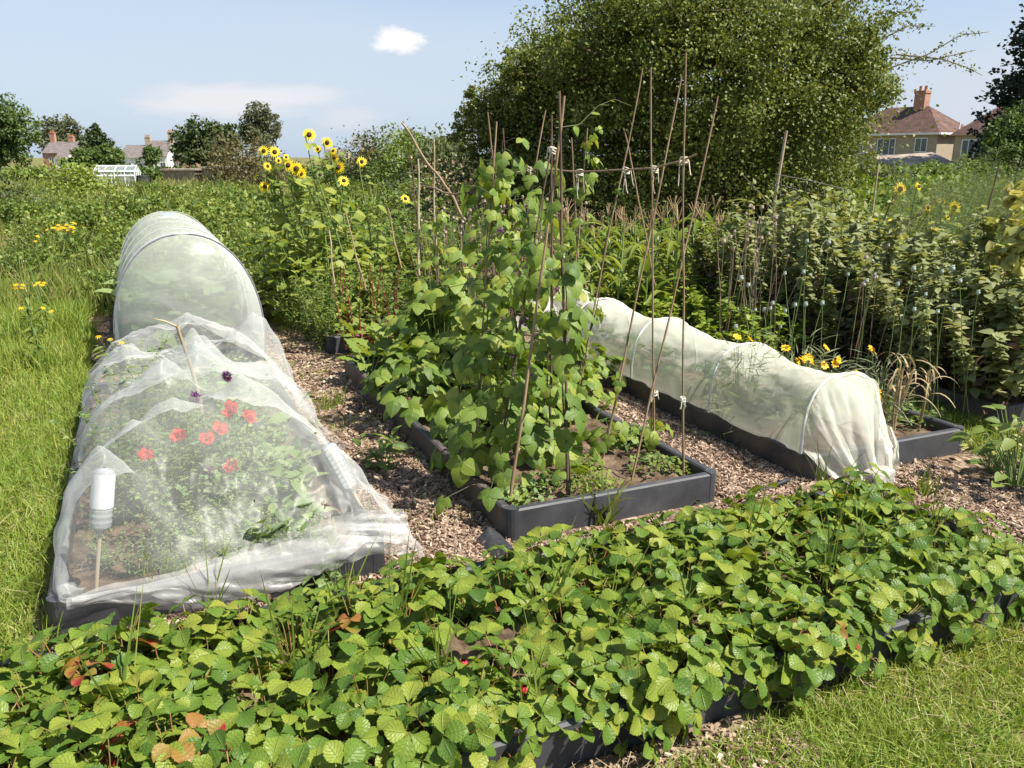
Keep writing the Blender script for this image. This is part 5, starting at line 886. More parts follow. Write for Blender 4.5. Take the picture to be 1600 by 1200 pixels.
# ------------------------------------------------------------------ sunflowers
def sunflower(lab, p, h, heads, nl=26, ls=.19):
    t = thing('sunflower', lab, 'sunflower', p, group='sunflowers'); gs = Geo(); gl = Geo(); pb = np.array(p)
    tops = [np.array(hh)-pb for hh, _ in heads]; main = max(tops, key=lambda v: v[2]); s = np.linspace(0, 1, 14)[:, None]; P = main*s+np.array([.05, .03, 0])*np.sin(s*4); gtube(gs, P, np.linspace(.014, .006, 14), 6)
    for tp in tops:
        if tp is main: continue
        k = np.clip((tp[2]-.45)/max(main[2], .1), .2, .9); a = np.array([np.interp(k, s[:, 0], P[:, j]) for j in range(3)]); mid = a*.4+tp*.6+np.array([0, 0, -.06]); gtube(gs, [a, mid, tp], [.008, .006, .005], 5); q = np.linspace(.1, .9, 8)[:, None]; qq = a+(tp-a)*q; addleaf(gl, L_big, qq, rdir(8)+[0, 0, .1], np.array([0, -.3, 1.])+rdir(8)*.4, ls*.6*rng.uniform(.5, 1., 8))
    k = nl; sv = rng.uniform(.08, .97, k); q = np.stack([np.interp(sv, s[:, 0], P[:, j]) for j in range(3)], -1); az = np.arange(k)*2.4; f = np.stack([np.cos(az), np.sin(az), rng.normal(.05, .3, k)], -1); q2 = q+f*[.14, .14, .03]*rng.uniform(.3, 1, k)[:, None]
    for i in range(k): gtube(gs, [q[i], q2[i]], .003, 4)
    addleaf(gl, L_big, q2, f+[0, 0, -.2], np.array([.1, -.35, 1.])+rdir(k)*.3, ls*rng.uniform(.55, 1.15, k)*(1.1-.5*sv))
    gl.build('foliage', M_sunl, t); gs.build('stem', M_gstem, t)
    for (hh, r_), tp in zip(heads, tops):
        n_ = unit([rng.normal()*.3, -.9, .28+rng.normal()*.2]); gp = Geo()
        if r_ > 0:
            flower(gp, None, [0, 0, 0], n_, .12, r_, 17, LT=leafT(5, 3, W_lan, .26, .1, .15)); flower(gp, None, n_*.004, n_, .22, r_*.88, 14, LT=leafT(5, 3, W_lan, .26, .1, .1))
            o = gp.build('flower_head', M_yel, t)
        else:
            flower(gp, None, [0, 0, 0], n_, .2, -r_*.9, 9, LT=L_lan); o = gp.build('faded_head', M_gstem, t)
        o.location = tp; gd = Geo(); gsphere(gd, n_*.004, [abs(r_)*.42]*3, 0, 7, 10); gd.build('disc', M_disc, o)
M_sunl = leafmat('sunflower_leaf', [(0, (.08, .15, .022)), (.5, (.16, .24, .035)), (1, (.27, .33, .06))], rough=.55, tr=.4, vein=.2)
def hd(px, py, Y, r=.072): return (tuple(atY(px, py, Y)), r*.84)
SF = [('tallest sunflower, topmost bloom against the sky', (500, 485), 8.5, [(483, 211, .078), (472, 262, .05)], 30), ('sunflower with bloom just right of and below the topmost', (520, 480), 8.6, [(511, 223, .07), (496, 233, .05), (527, 262, .055)], 26), ('sunflower with paired blooms at the upper left of the clump', (440, 480), 8.5, [(429, 238, .07), (412, 236, .06), (414, 292, .065)], 28), ('sunflower with the triple bloom in the middle of the left clump', (465, 482), 8.3, [(463, 264, .08), (450, 258, .07), (471, 272, .06), (447, 246, .04)], 28), ('sunflower with a faded dark head on the left of the clump', (430, 478), 8.4, [(420, 273, -.06), (418, 260, .05), (435, 251, .04)], 24), ('sunflower with two stacked blooms right of the clump', (540, 488), 8.5, [(529, 262, .08), (522, 246, .06), (521, 236, .045)], 26), ('lower sunflower bloom on the right of the clump', (545, 500), 8.1, [(537, 283, .065), (500, 273, -.05)], 24), ('sunflower standing apart to the right of the clump below the orange gable', (570, 480), 8.7, [(565, 253, .065)], 20), ('small sunflower alone near the bean canes', (640, 470), 8.8, [(633, 311, .065)], 20)]
for lab, b, Y, hs, nl in SF:
    p = at(*b, 0); sunflower(lab, (p.x, Y+.05, 0), 0, [hd(a, b_, Y, r_) for a, b_, r_ in hs], nl)
K_sl = Kind([herb('sunflower_without_bloom', 'x', 'sunflower', 'sunflowers not in bloom', 7, 1.15, .45, M_sunl, M_gstem, L_big, 15, .23, droop=.25, r=.009, taper=.45, spread=.08, up0=0.) for _ in range(3)])
for px, Y, s_ in [(450, 8.2, .8), (480, 8.1, .85), (520, 8.2, .8), (550, 8.3, .8), (590, 8.4, .7), (500, 8.8, 1.), (460, 8.9, 1.05), (540, 8.9, .95), (575, 9.0, .9), (620, 8.8, .8), (430, 8.7, .8), (510, 7.9, .6), (650, 8.9, .75), (600, 7.8, .55), (560, 7.8, .6)]:
    p = atY(px, 400, Y); K_sl.put((p.x, Y, 0), sc=s_, label='broad-leaved plant without bloom filling the left sunflower clump')
for lab, hs, D in [('large sunflower bloom on the right before the feathery green', [(1406, 296, .07), (1434, 292, .05)], 9.5), ('ragged sunflower on the far right', [(1490, 325, .07), (1471, 315, .04), (1450, 325, .035)], 8.8), ('small half-open sunflowers low on the right', [(1393, 347, .035), (1366, 346, .03), (1480, 340, .03)], 8.6)]:
    pts = [(tuple(atD(a, b, D)), r_*1.12) for a, b, r_ in hs]; p = spot(hs[0][0]+5, D+.1, 0.); sunflower(lab, p, 0, pts, 22, .15)
# ------------------------------------------------------------------ sweetcorn, potatoes, broad beans, dry poppies
M_corn = leafmat('sweetcorn_leaf', [(0, (.08, .15, .02)), (.5, (.15, .23, .035)), (1, (.26, .31, .07))], rough=.45, tr=.4)
M_tass = mat('tassel', (.30, .19, .11), (.42, .30, .16), sc=20, rough=.8)
def corn():
    t = thing('sweetcorn_plant', 'x', 'sweetcorn', group='sweetcorn plants'); gs = Geo(); gl = Geo(); gt = Geo(); P, d = arc([0, 0, -.03], [rng.normal()*.05, rng.normal()*.05, 1], 1.05, 0, 9); gtube(gs, P, np.linspace(.014, .006, 9), 7)
    for i in range(10):
        a = i*PI+rng.normal()*.5; k = .12+.8*i/10; b = np.array([np.interp(k*8, range(9), P[:, j]) for j in range(3)]); Q, e = arc(b, [math.cos(a)*.6, math.sin(a)*.6, .9], rng.uniform(.42, .7), 2.6, 11); s = np.linspace(0, 1, 11); w = .032*np.minimum(1, 5*s+.35)*(1-s)**.6+.002
        sd_ = np.array([-math.sin(a), math.cos(a), .1*rng.normal()]); mid = Q+np.array([0, 0, -.008]); gl.add(np.stack([Q-sd_*w[:, None], mid, Q+sd_*w[:, None]], 1).reshape(-1, 3), gridf(11, 3))
    for i in range(7): Q, e = arc(P[-1], [rng.normal()*.3, rng.normal()*.3, 1], .16, .5, 5); gtube(gt, Q, .003, 4)
    gl.build('leaves', M_corn, t); gs.build('stalk', M_gstem, t); gt.build('tassel', M_tass, t); return t
K_corn = Kind([corn() for _ in range(4)])
for px, D in [(900, 8.6), (930, 8.2), (960, 8.), (990, 8.1), (1020, 7.9), (1050, 8.2), (1080, 8.), (1105, 8.4), (1130, 8.2), (945, 8.8), (975, 8.7), (1005, 8.9), (1040, 8.8), (1070, 8.9), (1100, 9.1), (1125, 9.), (915, 9.4), (960, 9.5), (1010, 9.6), (1060, 9.6), (1110, 9.7), (880, 9.), (860, 8.6), (840, 9), (925, 7.6), (970, 7.5), (1015, 7.5), (1060, 7.6), (885, 8)]:
    K_corn.put(spot(px, D, 0), sc=rng.uniform(.88, 1.06), label='sweetcorn plant in the block before the hawthorn')
M_pot = leafmat('potato_leaf', [(0, (.09, .18, .02)), (.5, (.17, .27, .03)), (1, (.28, .36, .05))], rough=.5, tr=.38, vein=.12)
K_pot = Kind([herb('potato_plant', 'x', 'potato plant', 'potato plants', 11, .55, .6, M_pot, M_gstem, L_gen, 62, .085, droop=.4, r=.005, taper=.1, whorl=2, spread=.05) for _ in range(3)])
for px, py in [(960, 485), (1000, 490), (1040, 500), (1080, 515), (1120, 525), (1160, 540), (1020, 475), (1060, 485), (1100, 500), (1140, 510), (1180, 525), (980, 465), (940, 468), (1200, 545)]:
    p = at(px, py, .2); K_pot.put((p.x, p.y, 0), sc=rng.uniform(.85, 1.05), label='bright green potato plant behind the cream mesh tunnel')
M_pea_ = leafmat('yellow_green_weed', [(0, (.13, .19, .05)), (.5, (.23, .28, .08)), (1, (.36, .36, .15))], rough=.6, tr=.4); M_dryl = leafmat('dead_weed', [(0, (.14, .09, .05)), (.5, (.26, .19, .10)), (1, (.38, .33, .16))], rough=.8, tr=.2)
M_bb = leafmat('broad_bean_leaf', [(0, (.10, .145, .055)), (.45, (.19, .25, .10)), (.8, (.29, .35, .16)), (1, (.40, .42, .24))], rough=.5, tr=.4, patch=((.05, .032, .02), 7., .66))
M_bbd = leafmat('blackened_leaf', [(0, (.03, .02, .014)), (.4, (.09, .055, .035)), (.75, (.22, .14, .08)), (1, (.30, .27, .12))], rough=.8, tr=.15)
def bbean():
    t = herb('broad_bean_plant', 'x', 'broad bean', 'broad bean plants', 6, 1.02, .42, M_bb, M_bstem, L_gen, 52, .095, droop=.25, r=.006, taper=.15, whorl=2, spread=.06, h0=.3, up0=.15); g = Geo(); gp = Geo()
    k = 80; z = rng.uniform(.05, .6, k); a = rng.uniform(0, 2*PI, k); q = np.stack([.12*np.cos(a), .12*np.sin(a), z], -1); addleaf(g, L_gen, q, np.stack([np.cos(a), np.sin(a), rng.normal(-.6, .4, k)], -1), rdir(k)+[0, 0, .5], .07*rng.uniform(.5, 1.1, k)); g.build('blackened_leaves', M_bbd, t)
    for i in range(2): a = rng.uniform(0, 2*PI); z = rng.uniform(.15, .6); gp = Geo(); gtube(gp, [[.05*math.cos(a), .05*math.sin(a), z], [.09*math.cos(a), .09*math.sin(a), z-.03], [.11*math.cos(a), .11*math.sin(a), z-.14]], [.005, .010, .004], 5); gp.build('pod', M_bbd, t)
    return t
K_bb = Kind([bbean() for _ in range(5)])
BBL = 'grey-green broad bean plant with blackened lower leaves on the right'
for x in np.arange(4.88, 5.9, .25):
    for y in np.arange(3.45, 6.6, .34): K_bb.put((x+rng.normal()*.05, y+rng.normal()*.06, .06), sc=(lambda k: (k, k, k*rng.uniform(.7, 1.15)))(rng.uniform(.85, 1.1)), label=BBL, tilt=(rng.normal()*.1, rng.normal()*.1))
for i in range(22): K_bb.put((rng.uniform(5.3, 8.4), rng.uniform(5.6, 8.2), 0.), sc=rng.uniform(.75, 1.05), label='broad bean plant in the dark stand behind the potato row')
for i in range(8): K_bb.put((rng.uniform(5.95, 6.9), rng.uniform(3.4, 5.), 0.), sc=rng.uniform(.9, 1.1), label='broad bean plant beyond the far right bed')
K_rough = Kind([herb('tall_weed', 'x', 'weed', 'tall weeds among the broad beans', 10, 1.05, .5, m_, M_gstem, L_, n_, l_, droop=.4, r=.004, taper=.4, spread=.12) for m_, L_, n_, l_ in ((M_mix, L_gen, 34, .08), (M_pea_, L_gen, 30, .07), (M_dryl, L_lan, 26, .09), (M_bram, L_lan, 40, .09))])
for i in range(78):
    x, y = (rng.uniform(4.95, 8.2), rng.uniform(3.5, 8.)); K_rough.put((x, y, .03), which=(None if i < 4 else int(rng.choice([0, 1, 1, 2, 3, 3]))), sc=rng.uniform(.7, 1.12), label='wild weed tangled among the broad beans', tilt=(rng.normal()*.12, rng.normal()*.12))
def seedheads(lab, p, n, h, sp, pale, red=False):
    t = thing('seeded_poppy', lab, 'seeded poppy', p, group='poppies gone to seed'); gs = Geo(); gh = Geo()
    for i in range(n):
        P, d = arc([rng.normal()*sp, rng.normal()*sp, 0], [rng.normal()*.10, rng.normal()*.10, 1], h*rng.uniform(.72, 1.05), .03, 7); gtube(gs, P, np.linspace(.004, .0025, 7), 4); e = P[-1]; r_ = rng.uniform(.010, .017)
        s = np.linspace(0, 1, 8); gh = Geo(); gtube(gh, np.stack([e[0]+0*s, e[1]+0*s, e[2]-.004+s*r_*2.1], -1), r_*np.sin(PI*np.clip(s*.9+.05, 0, 1))**.6, 7); gtube(gh, [e+[0, 0, r_*2.1-.005], e+[0, 0, r_*2.1]], [r_*.85, r_*.7], 8); gh.build('seed_head', M_pod if not pale else M_palepod, t)
    gs.build('stems', M_dstem if not pale else M_gstem, t)
M_dstem = mat('dry_stem', (.32, .24, .16), (.22, .15, .10), sc=14, rough=.8); M_palepod = mat('grey_green_pod', (.24, .29, .23), (.36, .39, .33), sc=30, rough=.8)
for px, D, n, h, lab in [(765, 8.2, 26, 1.25, 'dense patch of dry pink-brown poppy heads behind the left bean cane'), (800, 8.4, 26, 1.2, 'dry poppy heads between the two bean frames'), (835, 8., 24, 1.18, 'dry poppy heads behind the dark middle canes'), (745, 8., 22, 1.1, 'dry poppy heads left of the bean ridge'), (870, 8.3, 22, 1.12, 'dry poppy stand behind the middle crossing'), (690, 8.6, 20, 1.1, 'dry poppy stems by the back left canes')]:
    seedheads(lab, spot(px, D, 0), n, h, .14, False)
for px, py, D, n, lab in [(1165, 322, 6.5, 10, 'left cluster of brown dry poppy heads before the hawthorn'), (1195, 330, 6.4, 15, 'right cluster of reddish dry poppy heads before the hawthorn'), (1365, 385, 5.6, 6, 'trio of pale poppy heads standing above the broad beans')]:
    p = spot(px, D, 0); seedheads(lab, p, n, atD(px, py, D).z, .07, False)
for px, py, D, n, lab in [(1240, 425, 5.2, 8, 'grey-green poppy pods clustered above the yellow marigolds'), (1330, 390, 5.6, 5, 'scattered grey poppy pods in the middle of the broad beans'), (1440, 415, 5.0, 5, 'few white-grey poppy pods among the dark beans'), (1550, 430, 4.9, 5, 'grey poppy pods near the right edge'), (1210, 480, 5.6, 6, 'low grey poppy pods beside the potatoes')]:
    p = spot(px, D, 0); seedheads(lab, p, n, atD(px, py, D).z, .10, True)
# heap of yellowing peas on wire mesh, feathery asparagus, yellow beans at the right edge
M_pea = leafmat('pea_leaf', [(0, (.12, .18, .05)), (.5, (.22, .27, .08)), (1, (.36, .36, .16))], rough=.6, tr=.4)
for px, D, w_, h_, lab in [(1250, 8.2, .42, 1.18, 'yellow-green pea vine heaped at the wire mesh'), (1300, 8., .45, 1.18, 'pea vine hanging in pale pods right of the wire post'), (1350, 7.8, .4, 1.1, 'paler pea vine at the right end of the wire mesh')]:
    o = mound('pea_vine', lab, 'pea plant', 'pea vines on the wire', w_, h_, 140, 12, .07, M_pea, L_gen, loose=.09, shoots=8); place(o, spot(px, D, 0))
M_fern = leafmat('asparagus_fern', [(0, (.08, .13, .05)), (.5, (.12, .18, .07)), (1, (.18, .24, .10))], rough=.7, tr=.35)
def fern(h):
    t = thing('asparagus_plant', 'x', 'asparagus', group='feathery asparagus plants'); g = Geo(); gs = Geo()
    for i in range(9):
        P, d = arc([rng.normal()*.08, rng.normal()*.08, 0], [rng.normal()*.35, rng.normal()*.35, 1], h*rng.uniform(.8, 1.1), .3, 9); gtube(gs, P, np.linspace(.005, .002, 9), 4); k = 420; s = rng.uniform(2, 8, k); q = np.stack([np.interp(s, range(9), P[:, j]) for j in range(3)], -1); dd = rdir(k)*[1, 1, .5]; q = q+dd*rng.uniform(0, .22, k)[:, None]*(1.1-s/9)[:, None]; addleaf(g, leafT(2, 2, lambda s: 1-.8*s, .028, 0, 0), q, dd+[0, 0, .35], rdir(k), .10)
    g.build('fronds', M_fern, t); gs.build('stems', M_gstem, t); return t
K_fern = Kind([fern(1.35) for _ in range(2)])
for px, D in [(1440, 9.5), (1480, 8.8), (1520, 9.2), (1550, 8.4), (1580, 8.8), (1610, 8.2), (1500, 10), (1560, 9.8), (1600, 9.6), (1640, 8.8)]: K_fern.put(spot(px, D, 0), sc=rng.uniform(.95, 1.2), label='feathery grey-green asparagus fern beyond the broad beans')
M_yb = leafmat('yellowing_bean_leaf', [(0, (.22, .26, .06)), (.5, (.40, .40, .13)), (1, (.60, .54, .28))], rough=.55, tr=.35)
for px, D, lab, h in [] and [(1570, 5.6, 'yellowing bean vine on a cane at the right edge', 1.45), (1600, 5.2, 'paler yellow bean vine cut off by the right edge', 1.35), (1560, 5.0, 'lower yellowing bean vine beside the right edge', 1.15)]:
    o = mound('yellowing_bean_vine', lab, 'bean vine', 'yellowing bean vines', .26, h, 70, 8, .10, M_yb, L_big, loose=.09, shoots=5); place(o, spot(px, D, 0))
cane('cane standing in the yellowing beans at the right edge', (1500, 500), (1562, 255), 0, Yb=4.6, r=.008, m=M_dcane)
o = bushy('yellow-green bush beside the chips at the right edge', spot(1622, 4.2, 0), 26, .16, .30, .07, M_yb, L_gen, 'bush', 'bush', grp=None, tri=False)
o = bushy('dark leafy plant shading the chips at the right edge', spot(1668, 3.95, 0), 70, .26, .5, .09, M_mix, L_gen, 'bush', 'bush', grp=None, tri=False)
for px, D, lab in [(1545, 4.7, 'grey-leaved plant in front of the far right bed')]: pass
# wire mesh and its posts
M_wire = mat('rusty_wire', (.16, .13, .11), (.24, .20, .17), sc=40, rough=.7, spec=.4)
A = np.array(atD(1212, 272, 8.6)); B = np.array(atD(1330, 298, 8.2)); t = thing('wire_fence', 'square wire mesh between leaning posts under the pea vines', 'fence', (A[0], A[1], 0)); o0 = np.array([A[0], A[1], 0]); g = Geo(); h_ = .75
for i in range(13): s = i/12; p = A+(B-A)*s-o0; gtube(g, [p, p-[0, 0, h_]], .0035, 4)
for j in range(9): gtube(g, [A-o0-[0, 0, j*.09], (A+B)/2-o0-[0, 0, j*.09+.02-.03*(j == 0)], B-o0-[0, 0, j*.09]], .0035, 4)
g.build('mesh', M_wire, t)
def post(lab, b, tp, D, r, m): 
    T = np.array(atD(*tp, D)); Bt = np.array(atD(*b, D)); Bt = Bt+(Bt-T)*max(0, (Bt[2])/(T[2]-Bt[2])); g = Geo(); s = np.linspace(0, 1, 10)[:, None]; gtube(g, (T-Bt)*s, np.linspace(r, r*.8, 10), 7); o = g.build('stake', m); o.location = Bt; tag(o, lab, 'stake', 'wooden stakes')
post('tall leaning stake at the left end of the wire mesh', (1205, 345), (1229, 204), 8.6, .018, M_pale)
post('thin pale stake in the middle of the pea vines', (1362, 340), (1372, 262), 8.3, .010, M_pale)
# ragwort in the grass
def ragwort(lab, p, h, n):
    t = thing('ragwort', lab, 'ragwort', p, group='yellow ragwort in the grass'); gs = Geo(); gf = Geo(); gl = Geo(); gtube(gs, [[0, 0, 0], [.01, 0, h*.5], [0, .01, h*.85]], [.005, .004, .003], 5)
    for i in range(n):
        e = np.array([rng.normal()*.085, rng.normal()*.06, h+rng.normal()*.02]); gtube(gs, [[0, .01, h*.8], e], .0016, 4); gf = gf if n > 8 else Geo(); flower(gf, None, e, [rng.normal()*.2, -.4, 1], .1, .024, 8, LT=L_lan)
        if n <= 8: gf.build('flower', M_gold, t)
    k = 26; addleaf(gl, L_lan, np.stack([0*np.arange(k)*.1, 0*np.arange(k)*.1, np.linspace(.05, h*.8, k)], -1), rdir(k)*[1, 1, .3], rdir(k)*.3+[0, 0, 1], .10); gl.build('foliage', M_mix, t); gs.build('stems', M_gstem, t); 
    if n > 8: gf.build('flowers', M_gold, t)
for px, py, D, n, lab in [(90, 356, 9.6, 34, 'largest yellow ragwort flowering in the left grass'), (15, 445, 7.2, 6, 'yellow ragwort at the left edge of the grass'), (40, 443, 7.4, 4, 'small ragwort beside the left-edge one'), (20, 482, 6.4, 3, 'low ragwort in the grass at the far left'), (131, 523, 5.7, 3, 'single small yellow bloom in the grass by the hooped tunnel'), (44, 374, 9.2, 3, 'faint ragwort below the largest one')]:
    p = spot(px, D, 0); ragwort(lab, p, max(.1, atD(px, py, D).z), n)
# ------------------------------------------------------------------ trees
def tree(name, lab, px, D, lobes, nl, ls, m, trunk=.2, per=26, bark=None, loose=.06, grp=None, depth=.9, upb=.75, sprays=(), zmin=None, jit=.35, sub=0, recess=0, LT=L_bent, hide_in=.35):
    """lobes: (px, py, rx, ry) of each bough of the crown, read off at distance D, with a depth like its width"""
    b = np.array(spot(px, D)); t = thing(name, lab, 'tree', b, group=grp); k = D/1304.; C_ = []; R_ = []
    for (lx, ly, rx, ry) in lobes: C_.append(np.array(atD(lx, ly, D*(1+rng.uniform(-.05, .05)*min(1, 14/D)+recess*(ly-170)/130)))-b); R_.append((rx*k, ry*k))
    nprim = len(C_)
    for i in range(nprim*sub):
        j = i % nprim; dd = rdir(1)[0]; dd[2] = abs(dd[2])*.9-.25; q = C_[j]+dd*np.array([R_[j][0], R_[j][0]*depth, R_[j][1]])*.92; f_ = rng.uniform(.22, .45); C_.append(q); R_.append((min(R_[j])*f_*1.25, min(R_[j])*f_))
    gs = Geo(); gl = Geo(); tot = sum(r_[0]*r_[1] for r_ in R_); zt = max(c[2] for c in C_)
    tp = np.array([C_[0][0]*.3, C_[0][1]*.3, zt*.75]); s = np.linspace(0, 1, 8)[:, None]; TP = tp*s+np.array([.1, .05, 0])*np.sin(s*5)*trunk*2; gtube(gs, TP, np.linspace(trunk, trunk*.35, 8), 8)
    for c, (rx, ry) in zip(C_, R_):
        st = TP[min(7, max(1, int(7*max(.1, c[2]-ry)/max(zt*.75, .1))))]; mid = (st+c)/2+rng.normal(size=3)*rx*.15; q = np.array([st, mid, c]); gtube(gs, q, [trunk*.4, trunk*.28, trunk*.12], 6)
        for j in range(7 if len(gs.V) < 8*max(nprim, 1)+2 else 0): e = c+rdir(1)[0]*np.array([rx, rx*depth, ry])*.6; gtube(gs, [c*.6+mid*.4, (c+e)/2+rng.normal(size=3)*.1*rx, e], [trunk*.14, trunk*.08, trunk*.03], 5)
        ncl = max(4, int(nl*(rx*ry/tot)/per)); d = rdir(ncl); rad = np.where(rng.random(ncl) < hide_in, rng.uniform(.25, .8, ncl), rng.uniform(.8, 1.02, ncl))*(1+jit*vnoise(d*2.6+c, int(rng.integers(99)))); rad = rad+np.where(rng.random(ncl) < .04, rng.uniform(0, .10, ncl), 0)
        cl = c+d*rad[:, None]*np.array([rx, rx*depth, ry]); 
        if zmin is not None: cl[:, 2] = np.maximum(cl[:, 2], zmin+np.abs(rng.normal(0, .3, ncl)))
        sp = loose*(rx+ry)*.5*rng.uniform(.5, 1.3, ncl); q = np.repeat(cl, per, 0)+np.clip(rng.normal(size=(ncl*per, 3)), -1.7, 1.7)*np.repeat(sp, per)[:, None]*np.array([1, 1, .75]); dd = np.repeat(d, per, 0); n_ = len(q)
        addleaf(gl, LT, q, unit(dd*.5+rng.normal(size=(n_, 3))*.7), unit(dd*.55+np.array([0, 0, upb])+rng.normal(size=(n_, 3))*.5), ls*rng.uniform(.6, 1.3, n_))
    for P in sprays:
        P = np.array([np.array(atD(a, b_, D-.3))-b for a, b_ in P]); ss = np.linspace(0, 1, 24); Q = np.stack([np.interp(ss, np.linspace(0, 1, len(P)), P[:, j]) for j in range(3)], -1); gtube(gs, Q, np.linspace(.014, .004, 24), 5); n_ = 90; s = rng.uniform(0, 23, n_)**.97; q = np.stack([np.interp(s, range(24), Q[:, j]) for j in range(3)], -1)+rng.normal(size=(n_, 3))*.035; addleaf(gl, LT, q, rdir(n_), rdir(n_)+[0, 0, .5], ls*rng.uniform(.6, 1.2, n_))
    gl.build('crown', m, t); gs.build('trunk', bark or M_bark, t); return t
M_haw = leafmat('hawthorn_leaf', [(0, (.045, .08, .018)), (.35, (.085, .135, .027)), (.7, (.15, .20, .042)), (1, (.26, .27, .07))], rough=.5, tr=.28, spec=.3, patch=((.22, .13, .05), 2.2, .70), noise_sc=1.1, isl=.34)
tree('hawthorn_tree', 'huge spreading hawthorn filling the right half of the skyline', 1110, 14.5, [(1120, 150, 230, 190), (900, 190, 120, 140), (960, 80, 110, 85), (1250, 130, 105, 130), (1205, 230, 150, 130), (1050, 270, 210, 120), (815, 180, 75, 85), (775, 255, 62, 80), (1180, 10, 190, 60), (1320, 100, 50, 55), (1255, 225, 80, 80), (1040, 20, 110, 55), (850, 290, 110, 80), (1180, 320, 160, 70), (870, 110, 70, 50), (1295, 40, 75, 50), (790, 310, 90, 70), (765, 205, 52, 62), (835, 120, 60, 55)], 340000, .053, M_haw, .10, per=70, loose=.14, zmin=.1, jit=.34, hide_in=.46, sub=8, upb=.45, recess=.15,
     sprays=[[(1380, 110), (1450, 85), (1500, 55), (1545, 50)], [(1390, 90), (1450, 95), (1525, 78)], [(1400, 85), (1470, 92), (1510, 105), (1535, 118)], [(1380, 60), (1420, 40), (1462, 41)], [(1370, 40), (1410, 20), (1448, 15)], [(1350, 160), (1390, 150), (1415, 140)]])
for px, D, lab, lo, nl in [(1592, 5.4, 'yellowing bean vine drooping at the right edge', [(1575, 345, 22, 28), (1598, 380, 26, 40), (1558, 398, 14, 16)], 230), (1600, 5.9, 'upper paler bean vine tip at the right edge', [(1590, 312, 16, 18), (1600, 290, 12, 14)], 90)]:
    tree('yellowing_bean_vine', lab, px, D, lo, nl, .085, M_yb, .006, per=6, bark=M_gstem, loose=.2, LT=L_big, grp='yellowing bean vines')['category'] = 'bean vine'
M_t1 = leafmat('mid_green_crown', [(0, (.04, .09, .02)), (.5, (.075, .14, .03)), (1, (.12, .19, .045))], rough=.6, tr=.28, noise_sc=.15)
M_t2 = leafmat('dark_green_crown', [(0, (.025, .055, .016)), (.5, (.045, .085, .022)), (1, (.08, .12, .03))], rough=.55, tr=.22, noise_sc=.15)
M_t3 = leafmat('grey_green_crown', [(0, (.06, .085, .045)), (.5, (.10, .13, .065)), (1, (.16, .18, .09))], rough=.6, tr=.3, noise_sc=.15)
M_con = leafmat('conifer_needles', [(0, (.010, .022, .012)), (.6, (.020, .038, .018)), (1, (.035, .055, .024))], rough=.6, tr=.12, noise_sc=.4)
tree('broadleaf_tree', 'bright green broadleaf tree cut off by the left edge', 0, 100, [(0, 185, 48, 28), (10, 205, 38, 30), (-30, 200, 40, 45), (5, 235, 40, 25)], 9000, .42, M_t1, .4, per=18, loose=.13)
tree('broadleaf_tree', 'grey-green twin-topped tree behind the brick chimneys', 92, 230, [(80, 205, 20, 20), (103, 205, 20, 22), (92, 220, 36, 16), (115, 215, 14, 14)], 5000, .75, M_t3, .5, per=16, loose=.14)
tree('conical_tree', 'dark pointed evergreen between the two house rows', 150, 120, [(150, 204, 6, 9), (150, 216, 14, 12), (150, 228, 22, 12), (150, 240, 24, 12)], 5000, .40, M_t2, .3, per=16, loose=.15)
tree('broadleaf_tree', 'low bushy tree spreading below the pointed evergreen', 150, 110, [(140, 248, 24, 15), (170, 246, 20, 15), (120, 260, 20, 10)], 6000, .40, M_t1, .3, per=16, loose=.14)
tree('broadleaf_tree', 'dark round oak on the left skyline', 320, 110, [(318, 215, 34, 26), (300, 225, 26, 24), (340, 222, 30, 24), (320, 240, 44, 18), (360, 215, 12, 18)], 11000, .42, M_t2, .5, per=18, loose=.14)
tree('birch_tree', 'airy grey-green birch standing right of the dark oak', 400, 120, [(405, 178, 18, 16), (398, 195, 22, 20), (418, 195, 18, 16), (405, 215, 26, 18), (385, 205, 10, 14), (433, 205, 6, 10)], 7000, .36, M_t3, .25, per=14, loose=.16)
tree('garden_tree', 'small pale tree before the white house', 237, 150, [(237, 238, 12, 9), (236, 248, 14, 8)], 1600, .5, M_t1, .15, per=12, loose=.18)
tree('bushy_tree', 'loose pointed tree on the horizon behind the leaning branch', 640, 60, [(637, 218, 8, 14), (640, 234, 26, 20), (620, 245, 26, 16), (660, 240, 22, 18), (690, 238, 20, 20)], 8000, .24, M_t1, .2, per=16, loose=.15)
for i, (px, D, w_) in enumerate([(20, 90, 42), (95, 80, 36), (170, 75, 40), (250, 78, 38), (330, 80, 40), (430, 70, 40), (500, 66, 42), (570, 62, 40), (60, 65, 40), (215, 60, 30), (280, 62, 36), (380, 60, 34)]):
    tree('hedge_bush', 'leafy hedge bush along the horizon in front of the left houses', px, D, [(px, 275, w_, 8), (px-w_*.5, 273, w_*.5, 8), (px+w_*.5, 276, w_*.5, 8)], 2600, .28, [M_t1, M_dull, M_bram][i % 3], .08, per=14, loose=.2, grp='hedge bushes on the horizon', zmin=.2)
# bare tree by the orange gable
def baretree(lab, px, py, D, h):
    t = thing('bare_tree', lab, 'tree', spot(px, D)); g = Geo()
    def rec(p, d, L, r_, lv):
        P, e = arc(p, d, L, -.1, 4); gtube(g, P, np.linspace(r_, r_*.65, 4), 4)
        if lv:
            for k in range(4): rec(P[-1], e+rdir(1)[0]*.75, L*.72, r_*.6, lv-1)
    rec([0, 0, 0], [0, 0, 1], h*.36, .12, 4); g.build('branches', M_tw, t)
M_tw = mat('pale_twigs', (.34, .30, .28), (.42, .38, .36), sc=4, rough=.9); baretree('leafless grey tree beside the orange gable on the horizon', 572, 205, 140, 6.5)
